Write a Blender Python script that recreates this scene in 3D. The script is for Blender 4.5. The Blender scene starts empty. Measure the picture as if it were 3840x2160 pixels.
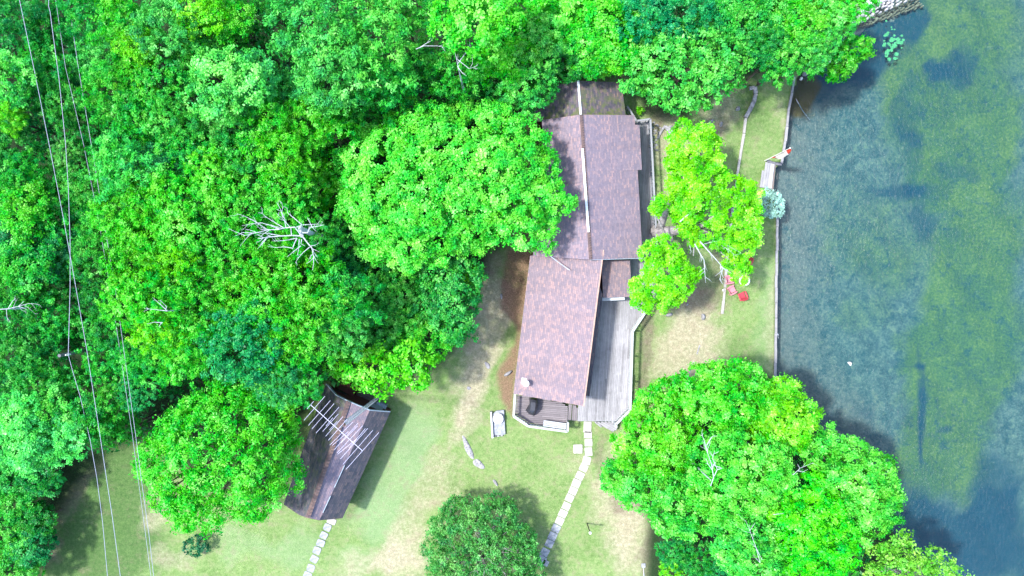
import bpy, math, random
import numpy as np
from mathutils import Vector, Matrix
R = math.radians
C = bpy.context.scene.collection
scene = bpy.context.scene

# ------------------------------------------------------------------ camera, world, sun, exposure
H = 57.0                                    # drone height above the lawn
cd = bpy.data.cameras.new('camera'); cam = bpy.data.objects.new('camera', cd); C.objects.link(cam)
cd.lens = 24; cd.sensor_width = 36; cd.clip_end = 600; cam.location = (0, 0, H)
scene.camera = cam
SUN_EL = R(61); SUN_DIR = Vector((-math.cos(SUN_EL) * .995, math.cos(SUN_EL) * .10, math.sin(SUN_EL))).normalized()
w = bpy.data.worlds.new('World'); scene.world = w; w.use_nodes = True
nt = w.node_tree; sky = nt.nodes.new('ShaderNodeTexSky'); sky.sky_type = 'NISHITA'; sky.sun_disc = False
sky.sun_elevation = SUN_EL; sky.sun_rotation = math.atan2(SUN_DIR.x, SUN_DIR.y); sky.air_density = 1.0; sky.dust_density = 2.0
bg = nt.nodes['Background']; bg.inputs[1].default_value = .15
nt.links.new(sky.outputs[0], bg.inputs[0])
sd = bpy.data.lights.new('sun', 'SUN'); so = bpy.data.objects.new('sun', sd); C.objects.link(so)
sd.energy = 2.0; sd.angle = R(4); sd.color = (1, .96, .89); so.location = (-30, 5, 60)
so.rotation_euler = SUN_DIR.to_track_quat('Z', 'Y').to_euler()
scene.view_settings.view_transform = 'Standard'; scene.view_settings.look = 'None'
scene.view_settings.exposure = 1.74; scene.view_settings.gamma = 1
scene.render.engine = 'CYCLES'
scene.cycles.max_bounces = 6; scene.cycles.transparent_max_bounces = 8; scene.cycles.diffuse_bounces = 4
scene.cycles.caustics_reflective = False; scene.cycles.caustics_refractive = False

K = 1.5 / 3840
def W(px, py, z=0.0):
    """photo pixel (3840 wide) at height z -> world point"""
    s = (H - z) * K
    return Vector(((px - 1920) * s, -(py - 1080) * s, z))
def mpp(z): return (H - z) * K

# ------------------------------------------------------------------ materials
def newmat(name):
    m = bpy.data.materials.new(name); m.use_nodes = True; nt = m.node_tree
    for n in list(nt.nodes): nt.nodes.remove(n)
    return m, nt, nt.nodes, nt.links
def node(nt, t, **kw):
    n = nt.nodes.new(t)
    for k, v in kw.items():
        if k.startswith('i_'): n.inputs[int(k[2:])].default_value = v
        else: setattr(n, k, v)
    return n
def math_(nt, op, a, b=None, c=None):
    n = nt.nodes.new('ShaderNodeMath'); n.operation = op
    for i, v in enumerate((a, b, c)):
        if v is None: continue
        if isinstance(v, (int, float)): n.inputs[i].default_value = v
        else: nt.links.new(v, n.inputs[i])
    return n.outputs[0]
def mix_(nt, f, a, b, mode='MIX'):
    n = nt.nodes.new('ShaderNodeMix'); n.data_type = 'RGBA'; n.blend_type = mode
    for s, v in ((n.inputs[0], f), (n.inputs[6], a), (n.inputs[7], b)):
        if isinstance(v, (int, float)): s.default_value = v
        elif isinstance(v, tuple): s.default_value = (*v[:3], 1)
        else: nt.links.new(v, s)
    return n.outputs[2]
def ramp_(nt, f, stops, interp='LINEAR'):
    n = nt.nodes.new('ShaderNodeValToRGB'); n.color_ramp.interpolation = interp
    e = n.color_ramp.elements
    while len(e) < len(stops): e.new(.5)
    for q, (p, c) in zip(e, stops): q.position = p; q.color = (*c[:3], 1) if isinstance(c, tuple) else (c, c, c, 1)
    nt.links.new(f, n.inputs[0]); return n.outputs[0]
def noise_(nt, vec, scale, detail=3, rough=.55, dist=0):
    n = nt.nodes.new('ShaderNodeTexNoise'); n.inputs['Scale'].default_value = scale
    n.inputs['Detail'].default_value = detail; n.inputs['Roughness'].default_value = rough; n.inputs['Distortion'].default_value = dist
    if vec is not None: nt.links.new(vec, n.inputs['Vector'])
    return n.outputs[0]
def mapping_(nt, vec, scale=(1, 1, 1), rot=(0, 0, 0), loc=(0, 0, 0)):
    n = nt.nodes.new('ShaderNodeMapping'); n.inputs['Scale'].default_value = scale; n.inputs['Rotation'].default_value = rot
    n.inputs['Location'].default_value = loc; nt.links.new(vec, n.inputs['Vector']); return n.outputs[0]
def bsdf_(nt, col, rough=.8, bump=None, bstr=.3, bdist=.02, spec=.3, metal=0, normal=None):
    b = nt.nodes.new('ShaderNodeBsdfPrincipled'); o = nt.nodes.new('ShaderNodeOutputMaterial')
    if isinstance(col, tuple): b.inputs['Base Color'].default_value = (*col[:3], 1)
    else: nt.links.new(col, b.inputs['Base Color'])
    if isinstance(rough, (int, float)): b.inputs['Roughness'].default_value = rough
    else: nt.links.new(rough, b.inputs['Roughness'])
    b.inputs['Specular IOR Level'].default_value = spec; b.inputs['Metallic'].default_value = metal
    if bump is not None:
        n = nt.nodes.new('ShaderNodeBump'); n.inputs['Strength'].default_value = bstr; n.inputs['Distance'].default_value = bdist
        nt.links.new(bump, n.inputs['Height']); nt.links.new(n.outputs[0], b.inputs['Normal'])
    nt.links.new(b.outputs[0], o.inputs[0]); return b
def coords(nt, kind='Object'):
    return nt.nodes.new('ShaderNodeTexCoord').outputs[kind]
def attr_(nt, name):
    n = nt.nodes.new('ShaderNodeAttribute'); n.attribute_name = name; return n.outputs['Fac']

def plain(name, col, rough=.7, var=.25, scale=6, spec=.3, metal=0, bstr=.2, stretch=(1, 1, 1)):
    m, nt, N, L = newmat(name); c = mapping_(nt, coords(nt), scale=stretch)
    n1 = noise_(nt, c, scale, 5, .6)
    f = ramp_(nt, n1, [(.3, 0.), (.7, 1.)])
    lo = tuple(x * (1 - var) for x in col); hi = tuple(min(1, x * (1 + var)) for x in col)
    bsdf_(nt, mix_(nt, f, lo, hi), rough, noise_(nt, c, scale * 5, 3), bstr, .01, spec, metal); return m

def shingle_mat(name, stops, row=.145, tab=.31, moss=0.0, dark=1.0):
    m, nt, N, L = newmat(name); uv = nt.nodes.new('ShaderNodeUVMap').outputs[0]
    s = nt.nodes.new('ShaderNodeSeparateXYZ'); L.new(uv, s.inputs[0])
    rowf = math_(nt, 'DIVIDE', s.outputs[1], row); rid = math_(nt, 'FLOOR', rowf)
    wn = nt.nodes.new('ShaderNodeTexWhiteNoise'); wn.noise_dimensions = '1D'; L.new(rid, wn.inputs['W'])
    tabf = math_(nt, 'ADD', math_(nt, 'DIVIDE', s.outputs[0], tab), math_(nt, 'MULTIPLY', wn.outputs[0], 5.))
    tid = math_(nt, 'FLOOR', tabf)
    cmb = nt.nodes.new('ShaderNodeCombineXYZ'); L.new(tid, cmb.inputs[0]); L.new(rid, cmb.inputs[1])
    w2 = nt.nodes.new('ShaderNodeTexWhiteNoise'); w2.noise_dimensions = '2D'; L.new(cmb.outputs[0], w2.inputs['Vector'])
    big = noise_(nt, uv, .35, 4, .6)
    v = math_(nt, 'ADD', math_(nt, 'MULTIPLY', w2.outputs[0], .75), math_(nt, 'MULTIPLY', big, .36))
    v = math_(nt, 'SUBTRACT', v, .06)
    col = ramp_(nt, v, stops)
    fine = noise_(nt, uv, 30, 2, .5)
    col = mix_(nt, .22, col, mix_(nt, 1., col, ramp_(nt, fine, [(.3, 0.35), (.7, 1.6)]), 'MULTIPLY'))
    streak = noise_(nt, mapping_(nt, uv, scale=(1.6, .12, 1)), 1.0, 4, .6)      # rain streaks running down the slope
    col = mix_(nt, .22, col, mix_(nt, 1., col, ramp_(nt, streak, [(.3, .55), (.65, 1.15)]), 'MULTIPLY'))
    fr = math_(nt, 'FRACT', rowf); ft = math_(nt, 'FRACT', tabf)
    gap = math_(nt, 'MAXIMUM', math_(nt, 'LESS_THAN', fr, .16), math_(nt, 'LESS_THAN', ft, .05))
    col = mix_(nt, math_(nt, 'MULTIPLY', gap, .45), col, (.035, .035, .045))      # dark asphalt in the joint between tabs
    if moss:
        mn = noise_(nt, uv, 1.7, 6, .7); at = attr_(nt, 'moss')
        mm = math_(nt, 'MULTIPLY', ramp_(nt, mn, [(.45, 0.), (.58, 1.)]), at)
        col = mix_(nt, mm, col, (.10, .14, .03))
    h = math_(nt, 'ADD', math_(nt, 'MULTIPLY', fr, .6), math_(nt, 'MULTIPLY', w2.outputs[0], .5))
    bsdf_(nt, col, .9, h, .5, .02, .15); return m

M = {}
M['shingle'] = shingle_mat('weathered_shingles', [(0, (0.165, 0.146, 0.193)), (0.4, (0.207, 0.176, 0.223)), (0.65, (0.242, 0.191, 0.229)), (0.88, (0.312, 0.223, 0.24)), (1, (0.395, 0.264, 0.258))], row=.125, tab=.26)
M['shingle_wing'] = shingle_mat('warm_shingles', [(0, (0.17, 0.147, 0.18)), (0.35, (0.207, 0.169, 0.199)), (0.6, (0.24, 0.184, 0.206)), (0.86, (0.303, 0.214, 0.218)), (1, (0.385, 0.255, 0.229))], row=.14, tab=.28)
M['shingle_slate'] = shingle_mat('dark_shingles', [(0, (0.053, 0.057, 0.083)), (0.4, (0.105, 0.093, 0.12)), (0.75, (0.15, 0.12, 0.135)), (1, (0.255, 0.165, 0.15))], moss=1)
M['shingle_shed'] = shingle_mat('shed_shingles', [(0, (.05, .058, .085)), (.4, (.085, .085, .11)), (.75, (.12, .105, .125)), (1, (.18, .14, .14))], row=.17, tab=.3, moss=1)
M['shingle_cap'] = shingle_mat('cap_shingles', [(0, (0.148, 0.107, 0.112)), (0.5, (0.199, 0.136, 0.127)), (1, (0.256, 0.172, 0.148))], row=.2, tab=.3)
M['white_metal'] = plain('white_metal', (.66, .72, .78), .45, .06, 3)
M['cap_metal'] = plain('pale_cap', (.55, .62, .68), .5, .12, 4)
M['fascia'] = plain('fascia_wood', (.42, .27, .22), .7, .2, 8)
M['pale_fascia'] = plain('pale_fascia', (.30, .38, .46), .6, .15, 5)
M['siding'] = plain('red_brown_siding', (.10, .035, .03), .8, .3, 3, stretch=(1, 1, 6))
M['window'] = plain('window_glass', (.03, .04, .05), .1, .1, 2, .6)
M['concrete'] = plain('concrete', (.36, .35, .34), .9, .22, 2.5)
M['pale_concrete'] = plain('pale_concrete', (.40, .39, .37), .9, .25, 5)
M['grey_concrete'] = plain('grey_concrete', (.27, .29, .33), .9, .35, 4)
M['seawall'] = plain('seawall_cap', (.27, .27, .29), .9, .22, 2)
M['shore_rock'] = plain('pale_shore_rock', (.5, .5, .52), .9, .35, 4, bstr=.6)
M['shore_tan'] = plain('tan_rock', (.34, .29, .20), .95, .3, 4)
M['stone'] = plain('rock', (.26, .26, .28), .95, .45, 3, bstr=.8)
M['pale_stone'] = plain('pale_rock', (.27, .27, .29), .95, .6, 7, bstr=1)
M['bark'] = plain('bark', (.13, .10, .085), .95, .4, 7, bstr=1, stretch=(1, 1, .2))
M['deadwood'] = plain('dead_wood', (.36, .39, .44), .8, .3, 6)
M['pale_bark'] = plain('pale_bark', (.27, .255, .26), .9, .4, 6, stretch=(1, 1, .3))
M['pole_wood'] = plain('pole_wood', (.15, .15, .17), .9, .35, 5, stretch=(1, 1, .2))
M['wire'] = plain('aluminium_wire', (.34, .36, .5), .45, .1, 2, .5)
M['antenna'] = plain('antenna_aluminium', (.5, .5, .68), .4, .06, 4, .5)
M['steel'] = plain('galvanised_steel', (.36, .42, .48), .5, .2, 4, .5, .3)
M['rust'] = plain('rusty_steel', (.24, .13, .11), .8, .3, 9)
M['red_plastic'] = plain('red_plastic', (.42, .05, .07), .45, .1, 3, .4)
M['pink_plastic'] = plain('faded_pink_plastic', (.55, .20, .25), .5, .1, 3, .4)
M['black_cover'] = plain('black_vinyl', (.028, .032, .045), .42, .3, 3, .5)
M['black_metal'] = plain('black_metal', (.015, .016, .02), .5, .2, 4)
M['white_plastic'] = plain('white_plastic', (.8, .8, .8), .5, .05, 4)
M['flag_red'] = plain('flag_red', (.62, .06, .035), .8, .1, 4)
M['flag_white'] = plain('flag_white', (.75, .70, .70), .8, .08, 4)
M['blossom'] = plain('lily_leaf', (.05, .28, .12), .6, .3, 6)

def wood_mat(name, lo, hi, warm=None):
    m, nt, N, L = newmat(name); uv = nt.nodes.new('ShaderNodeUVMap').outputs[0]
    at = attr_(nt, 'tint')
    g = noise_(nt, mapping_(nt, uv, scale=(.8, 14, 1)), 2.2, 5, .65)
    b = noise_(nt, coords(nt), .5, 6, .7)
    f = math_(nt, 'ADD', math_(nt, 'MULTIPLY', g, .6), math_(nt, 'ADD', math_(nt, 'MULTIPLY', at, .16), math_(nt, 'MULTIPLY', b, .5)))
    col = ramp_(nt, f, [(.35, lo), (.85, hi)])
    bsdf_(nt, col, .9, g, .4, .01, .2); return m
M['deck_wood'] = wood_mat('weathered_deck_boards', (.10, .10, .11), (.42, .42, .45))
M['bbq_wood'] = wood_mat('dark_deck_boards', (.09, .08, .09), (.29, .265, .29))
M['porch_wood'] = wood_mat('brown_porch_boards', (.07, .06, .065), (.26, .22, .20))
M['rail_wood'] = wood_mat('pale_rail_wood', (.30, .33, .34), (.52, .56, .58))
M['grey_rail'] = wood_mat('grey_rail_wood', (.17, .18, .21), (.33, .35, .39))
M['bench_wood'] = wood_mat('bench_wood', (.25, .27, .30), (.60, .64, .68))

# leaves : one material, colour from the object, per-leaf tint attribute
def leaf_mat():
    m, nt, N, L = newmat('leaves'); oi = nt.nodes.new('ShaderNodeObjectInfo')
    t = attr_(nt, 'tint')
    g = nt.nodes.new('ShaderNodeTexCoord'); n2 = noise_(nt, g.outputs['Object'], .55, 3, .6)
    tt = math_(nt, 'ADD', math_(nt, 'MULTIPLY', t, .75), math_(nt, 'MULTIPLY', n2, .5))
    val = math_(nt, 'ADD', math_(nt, 'MULTIPLY', math_(nt, 'POWER', tt, 1.6), 1.75), .42)
    hs = nt.nodes.new('ShaderNodeHueSaturation'); L.new(oi.outputs['Color'], hs.inputs['Color'])
    L.new(val, hs.inputs['Value'])
    n3 = noise_(nt, g.outputs['Object'], 1.1, 4, .7)
    L.new(math_(nt, 'ADD', math_(nt, 'SUBTRACT', .53, math_(nt, 'MULTIPLY', tt, .05)), math_(nt, 'MULTIPLY', math_(nt, 'SUBTRACT', n3, .5), .14)), hs.inputs['Hue'])
    L.new(math_(nt, 'SUBTRACT', 1.1, math_(nt, 'MULTIPLY', math_(nt, 'POWER', tt, 3), .22)), hs.inputs['Saturation'])
    d = nt.nodes.new('ShaderNodeBsdfDiffuse'); tr = nt.nodes.new('ShaderNodeBsdfTranslucent'); gl = nt.nodes.new('ShaderNodeBsdfGlossy')
    gl.inputs['Roughness'].default_value = .42; gl.inputs['Color'].default_value = (.8, .95, .85, 1)
    L.new(hs.outputs[0], d.inputs[0]); L.new(hs.outputs[0], tr.inputs[0])
    m1 = nt.nodes.new('ShaderNodeMixShader'); m1.inputs[0].default_value = .35; L.new(d.outputs[0], m1.inputs[1]); L.new(tr.outputs[0], m1.inputs[2])
    m2 = nt.nodes.new('ShaderNodeMixShader'); m2.inputs[0].default_value = .018; L.new(m1.outputs[0], m2.inputs[1]); L.new(gl.outputs[0], m2.inputs[2])
    o = nt.nodes.new('ShaderNodeOutputMaterial'); L.new(m2.outputs[0], o.inputs[0]); return m
M['leaf'] = leaf_mat()

# ------------------------------------------------------------------ object helpers
def tag(o, label=None, cat=None, group=None, kind=None):
    if label: o['label'] = label
    if cat: o['category'] = cat
    if group: o['group'] = group
    if kind: o['kind'] = kind
    return o
def empty(name, loc, label, cat, group=None):
    o = bpy.data.objects.new(name, None); C.objects.link(o); o.location = loc; o.empty_display_size = .3
    return tag(o, label, cat, group)
def mesh_obj(name, me, mat, parent=None, loc=(0, 0, 0)):
    o = bpy.data.objects.new(name, me); C.objects.link(o)
    if mat and not me.materials: me.materials.append(mat)
    if parent: o.parent = parent
    o.location = loc
    return o

class MB:
    """collects shapes in world space and links them as one mesh object"""
    def __init__(s): s.v = []; s.f = []; s.uv = []; s.t = []
    def add(s, vs, fs, uvs=None, t=.5):
        b = len(s.v); s.v += [tuple(p) for p in vs]
        for k, f in enumerate(fs):
            s.f.append(tuple(b + i for i in f)); s.t.append(t)
            s.uv.append([uvs[i] for i in f] if uvs else [(vs[i][0], vs[i][1]) for i in f])
    def box(s, c, size, rot=0.0, t=.5, taper=1.0):
        cx, cy, cz = c; a, b, h = size[0] / 2, size[1] / 2, size[2]
        ca, sa = math.cos(rot), math.sin(rot); vs = []; uv = []
        for z, k in ((0, 1), (h, taper)):
            for x, y in ((-a, -b), (a, -b), (a, b), (-a, b)):
                x2, y2 = x * k, y * k; vs.append((cx + x2 * ca - y2 * sa, cy + x2 * sa + y2 * ca, cz + z)); uv.append((x2, y2 + z))
        s.add(vs, [(0, 3, 2, 1), (4, 5, 6, 7), (0, 1, 5, 4), (1, 2, 6, 5), (2, 3, 7, 6), (3, 0, 4, 7)], uv, t)
    def beam(s, p, q, wd, ht, t=.5, top=True):
        """box along p-q; its top face lies at the points' height if top"""
        p, q = Vector(p), Vector(q); d = (q - p); L = d.length; d.normalize()
        side = Vector((-d.y, d.x, 0))
        side = side.normalized() if side.length > 1e-5 else Vector((1, 0, 0))
        up = side.cross(d) * -1
        if up.z < 0: up = -up
        o = -up * ht if top else -up * ht / 2
        vs = []; uv = []
        for e, k in ((p, 0), (q, L)):
            for a, b in ((-1, 0), (1, 0), (1, 1), (-1, 1)):
                vs.append(e + side * a * wd / 2 + o + up * b * ht); uv.append((k, a * wd / 2 + b * .03))
        s.add(vs, [(0, 1, 2, 3), (7, 6, 5, 4), (0, 4, 5, 1), (1, 5, 6, 2), (2, 6, 7, 3), (3, 7, 4, 0)], uv, t)
    def tube(s, pts, rad, n=6, t=.5, cap=True):
        pts = [Vector(p) for p in pts]; m = len(pts)
        if not hasattr(rad, '__len__'): rad = [rad] * m
        vs = []; uv = []; prev = None; acc = 0
        for i, p in enumerate(pts):
            d = (pts[min(i + 1, m - 1)] - pts[max(i - 1, 0)])
            d = d.normalized() if d.length > 1e-6 else Vector((0, 0, 1))
            if prev is None:
                a = d.cross(Vector((0, 0, 1)));
                if a.length < .05: a = d.cross(Vector((1, 0, 0)))
            else: a = prev - d * prev.dot(d)
            a.normalize(); prev = a; b = d.cross(a)
            if i: acc += (p - pts[i - 1]).length
            for k in range(n):
                th = 2 * math.pi * k / n; vs.append(p + (a * math.cos(th) + b * math.sin(th)) * rad[i]); uv.append((acc, k / n * .3))
        fs = [(i * n + k, i * n + (k + 1) % n, (i + 1) * n + (k + 1) % n, (i + 1) * n + k) for i in range(m - 1) for k in range(n)]
        if cap: fs += [tuple(range(n - 1, -1, -1)), tuple((m - 1) * n + k for k in range(n))]
        s.add(vs, fs, uv, t)
    def prism(s, poly, z0, z1, t=.5, udir=None):
        n = len(poly); ar = sum(poly[i][0] * poly[(i + 1) % n][1] - poly[(i + 1) % n][0] * poly[i][1] for i in range(n))
        if ar < 0: poly = poly[::-1]
        vs = [(p[0], p[1], z0) for p in poly] + [(p[0], p[1], z1) for p in poly]
        fs = [tuple(range(n - 1, -1, -1)), tuple(range(n, 2 * n))] + [(i, (i + 1) % n, n + (i + 1) % n, n + i) for i in range(n)]
        u = udir or (1, 0); uv = [(v[0] * u[0] + v[1] * u[1], -v[0] * u[1] + v[1] * u[0] + v[2]) for v in vs]
        s.add(vs, fs, uv, t)
    def loft(s, rings, t=.5, cap=True):
        n = len(rings[0]); vs = [p for r in rings for p in r]
        fs = [(i * n + k, i * n + (k + 1) % n, (i + 1) * n + (k + 1) % n, (i + 1) * n + k) for i in range(len(rings) - 1) for k in range(n)]
        if cap: fs += [tuple(range(n - 1, -1, -1)), tuple((len(rings) - 1) * n + k for k in range(n))]
        s.add(vs, fs, None, t)
    def build(s, name, mat, parent=None, origin=None, bevel=0, smooth=False):
        base = Vector(origin) if origin is not None else (Vector(parent.location) if parent else Vector((0, 0, 0)))
        if parent is not None:
            p = parent; base = Vector((0, 0, 0))
            while p: base += Vector(p.location); p = p.parent
        me = bpy.data.meshes.new(name)
        me.from_pydata([(v[0] - base.x, v[1] - base.y, v[2] - base.z) for v in s.v], [], s.f)
        ul = me.uv_layers.new(name='UVMap'); flat = [c for f in s.uv for p in f for c in p]
        ul.data.foreach_set('uv', flat)
        a = me.attributes.new('tint', 'FLOAT', 'FACE'); a.data.foreach_set('value', s.t)
        me.validate(); me.update()
        o = mesh_obj(name, me, mat, parent)
        if parent is None: o.location = base
        if bevel:
            b = o.modifiers.new('bevel', 'BEVEL'); b.width = bevel; b.segments = 2; b.limit_method = 'ANGLE'
        if smooth:
            for p in me.polygons: p.use_smooth = True
        return o

def in_poly(pt, poly):
    x, y = pt; c = False; n = len(poly); j = n - 1
    for i in range(n):
        xi, yi = poly[i]; xj, yj = poly[j]
        if (yi > y) != (yj > y) and x < (xj - xi) * (y - yi) / (yj - yi) + xi: c = not c
        j = i
    return c
def sdist(X, Y, poly, closed=True):
    """signed distance (inside positive) of arrays to a polygon"""
    X = np.asarray(X, float); Y = np.asarray(Y, float); d = np.full(X.shape, 1e9); ins = np.zeros(X.shape, bool); n = len(poly)
    for i in range(n if closed else n - 1):
        x1, y1 = poly[i]; x2, y2 = poly[(i + 1) % n]; dx, dy = x2 - x1, y2 - y1
        t = np.clip(((X - x1) * dx + (Y - y1) * dy) / (dx * dx + dy * dy + 1e-9), 0, 1)
        d = np.minimum(d, np.hypot(X - x1 - t * dx, Y - y1 - t * dy))
        if closed and abs(dy) > 1e-9:
            c = ((y1 > Y) != (y2 > Y)) & (X < dx * (Y - y1) / dy + x1); ins ^= c
    return np.where(ins, d, -d) if closed else d
def sm(x, a, b):
    t = np.clip((x - a) / (b - a), 0, 1); return t * t * (3 - 2 * t)

# ------------------------------------------------------------------ terrain
SHORE = [(3520, -900), (3480, -200), (3410, -60), (3335, -5), (3262, 42), (3200, 86), (3130, 140), (3050, 205), (3000, 250), (2992, 285), (2971, 347), (2956, 417), (2945, 520), (2930, 614), (2909, 620),
         (2893, 708), (2905, 760), (2918, 800), (2913, 1080), (2908, 1404), (2960, 1500), (3100, 1650), (3240, 1850), (3420, 2080), (3560, 2260), (3700, 2800)]
LAND = [(-3000, -900)] + SHORE + [(-3000, 2800)]
FOREST = [(-900, -600), (3300, -600), (3180, 60), (2960, 240), (2880, 262), (2700, 330), (2560, 440), (2440, 420), (2380, 360), (2360, 280), (2060, 300), (1960, 420), (1930, 700), (1900, 900), (1830, 950),
          (1790, 1080), (1740, 1240), (1640, 1370), (1400, 1430), (1200, 1450), (1130, 1600), (1000, 1850), (800, 1830), (560, 1650), (420, 1690), (300, 1800), (190, 1960), (130, 2300), (-900, 2300)]
FOREST_R = [(2470, 1650), (2700, 1500), (2850, 1400), (3000, 1500), (3300, 1850), (3500, 2300), (2420, 2300), (2440, 1950), (2340, 1760)]
def grid_obj(name, xs, ys, zf, attrs):
    X, Y = np.meshgrid(xs, ys); nx, ny = len(xs), len(ys)
    PX = X / (H * K) + 1920; PY = -Y / (H * K) + 1080
    Z = zf(X, Y, PX, PY)
    me = bpy.data.meshes.new(name); co = np.stack([X, Y, Z], -1).reshape(-1, 3)
    idx = np.arange(nx * ny).reshape(ny, nx)
    q = np.stack([idx[:-1, :-1], idx[:-1, 1:], idx[1:, 1:], idx[1:, :-1]], -1).reshape(-1, 4)
    me.vertices.add(len(co)); me.vertices.foreach_set('co', co.ravel().astype(np.float32))
    me.loops.add(q.size); me.loops.foreach_set('vertex_index', q.ravel().astype(np.int32))
    me.polygons.add(len(q)); me.polygons.foreach_set('loop_start', np.arange(0, q.size, 4, dtype=np.int32)); me.polygons.foreach_set('loop_total', np.full(len(q), 4, np.int32))
    me.polygons.foreach_set('use_smooth', np.ones(len(q), bool))
    for k, f in attrs.items():
        a = me.attributes.new(k, 'FLOAT', 'POINT'); a.data.foreach_set('value', f(X, Y, PX, PY).ravel().astype(np.float32))
    me.update(); return me
def spaced(a, b, step, far): return np.concatenate([[-far, -far * .6, a - 12, a - 4], np.arange(a, b + step / 2, step), [b + 4, b + 12, far * .6, far]])
XS = spaced(-50, 50, .25, 220); YS = spaced(-30, 30, .25, 220)
def ell(PX, PY, cx, cy, rx, ry, ang=0, soft=.45):
    WX = 22 * np.sin(PX * .021 + PY * .013) + 12 * np.sin(PY * .055 + 1.3 + PX * .02) + 6 * np.sin(PX * .13 + PY * .09); WY = 22 * np.sin(PY * .019 - PX * .016 + 2) + 12 * np.sin(PX * .051 + PY * .023) + 6 * np.sin(PY * .12 - PX * .1)
    PX, PY = PX + WX * min(1, rx / 60), PY + WY * min(1, ry / 60)
    a = math.radians(ang); dx, dy = PX - cx, PY - cy; u = dx * math.cos(a) + dy * math.sin(a); v = -dx * math.sin(a) + dy * math.cos(a)
    return 1 - sm(np.hypot(u / rx, v / ry), 1 - soft, 1 + soft)
LITTER = [(1905, 930), (2010, 940), (1990, 1000), (1950, 1300), (1925, 1480), (1922, 1565), (1880, 1500), (1862, 1400), (1930, 1290), (1938, 1220), (1880, 1160), (1880, 1060)]
ells = lambda L: (lambda X, Y, PX, PY: np.clip(sum(s * ell(PX, PY, *e) for s, *e in L), 0, 1))
dry = ells([(.9, 2560, 1330, 130, 150, 10), (.8, 2610, 1180, 90, 90, 0), (.75, 2330, 1850, 90, 230, 8), (.7, 2420, 2020, 110, 130, 0), (.85, 1820, 1270, 70, 190, 18), (.6, 1760, 1430, 70, 120, 25), (.7, 1760, 1560, 60, 120, 30),
            (.5, 1640, 1800, 80, 110, 30), (.6, 1540, 1990, 70, 130, 25), (.6, 1490, 2100, 90, 90, 0), (.5, 1350, 2130, 110, 50, 0), (.6, 600, 1900, 110, 60, -30), (.45, 640, 2100, 60, 60, 0), (.75, 2520, 600, 60, 170, 0),
            (.6, 2700, 430, 70, 120, 20), (.45, 2640, 560, 60, 120, 10), (.7, 1850, 1060, 50, 120, 0), (.35, 2160, 1750, 60, 90, 0), (.45, 2895, 1230, 22, 200, 0), (.35, 2935, 470, 20, 120, -14)])
dark_grass = ells([(1, 420, 1850, 190, 190, 0), (1, 300, 2080, 260, 130, 0), (.6, 560, 2060, 120, 100, 0), (.5, 1320, 1860, 40, 130, 28), (.4, 2780, 1330, 90, 60, 0), (.5, 2840, 400, 60, 100, 0)])  # patches of deeper green grass, strongest over the lower-left clearing
bare = ells([(.75, 2600, 1120, 110, 75, 0), (.5, 2700, 1000, 50, 100, 0), (.5, 2260, 1720, 30, 80, -10), (.8, 2480, 2080, 60, 60, 0), (.55, 2330, 1890, 50, 60, 0), (.8, 240, 1850, 70, 90, 30), (.5, 330, 1760, 60, 30, -25), (.6, 180, 2080, 60, 80, 10),
             (.8, 2480, 450, 60, 40, 0), (.6, 2700, 480, 50, 100, 15), (.7, 2420, 1300, 22, 230, 2), (.5, 1850, 960, 60, 60, 0), (.6, 2870, 250, 60, 22, 0)])
mint = ells([(.8, 1480, 1800, 80, 200, 28), (.6, 1420, 1960, 110, 90, 0), (.8, 1100, 2060, 120, 70, -10), (.6, 1340, 2110, 90, 50, 0), (.6, 900, 2040, 90, 70, 0), (.7, 1560, 1620, 70, 120, 20), (.5, 2880, 1180, 50, 250, 0)])
def gz(X, Y, PX, PY):
    s = sdist(PX, PY, LAND) * H * K
    z = .02 * np.sin(X * .45) * np.cos(Y * .37) + .01 * np.sin(X * 1.3 + Y * .9)
    rocky = (PY < 250) & (PX > 2950); beach = sm(s, .0, 1.6)
    z = z * sm(s, .2, 2) + np.where(rocky | (PY > 1420), -.75 * (1 - sm(s, -1.5, 1.5)), 0)
    return np.where(s < -.12, -3.0 + 0 * z, z) if True else z
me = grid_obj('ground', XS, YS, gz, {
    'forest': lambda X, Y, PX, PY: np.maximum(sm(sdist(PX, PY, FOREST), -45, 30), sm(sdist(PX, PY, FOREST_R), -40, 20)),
    'litter': lambda X, Y, PX, PY: sm(sdist(PX, PY, LITTER), -14, 12), 'dry': dry, 'dark_grass': dark_grass, 'bare': bare, 'mint': mint,
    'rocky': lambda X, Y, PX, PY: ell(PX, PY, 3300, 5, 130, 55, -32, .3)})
m, nt, N, L = newmat('lawn_and_soil'); oc = coords(nt)
nb = noise_(nt, oc, .35, 6, .62); nm = noise_(nt, oc, 1.3, 6, .7); nf = noise_(nt, oc, 9, 4, .75); nl = noise_(nt, oc, 26, 2, .7)
def edge(a, s=1.5):  # ragged edge of a painted region
    return ramp_(nt, math_(nt, 'ADD', attr_(nt, a), math_(nt, 'MULTIPLY', math_(nt, 'SUBTRACT', math_(nt, 'ADD', math_(nt, 'MULTIPLY', nm, .5), math_(nt, 'ADD', math_(nt, 'MULTIPLY', nb, .3), math_(nt, 'MULTIPLY', nf, .2))), .5), s)), [(.05, 0.), (1.0, 1.)])
ng = noise_(nt, oc, 3.2, 7, .85)
grass = ramp_(nt, math_(nt, 'ADD', math_(nt, 'MULTIPLY', ng, .75), math_(nt, 'MULTIPLY', nb, .35)), [(.34, (.075, .145, .038)), (.52, (.15, .245, .08)), (.72, (.28, .36, .16))])
grass = mix_(nt, math_(nt, 'MULTIPLY', ramp_(nt, nm, [(.48, 0.), (.66, 1.)]), .45), grass, (.29, .29, .17))
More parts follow.
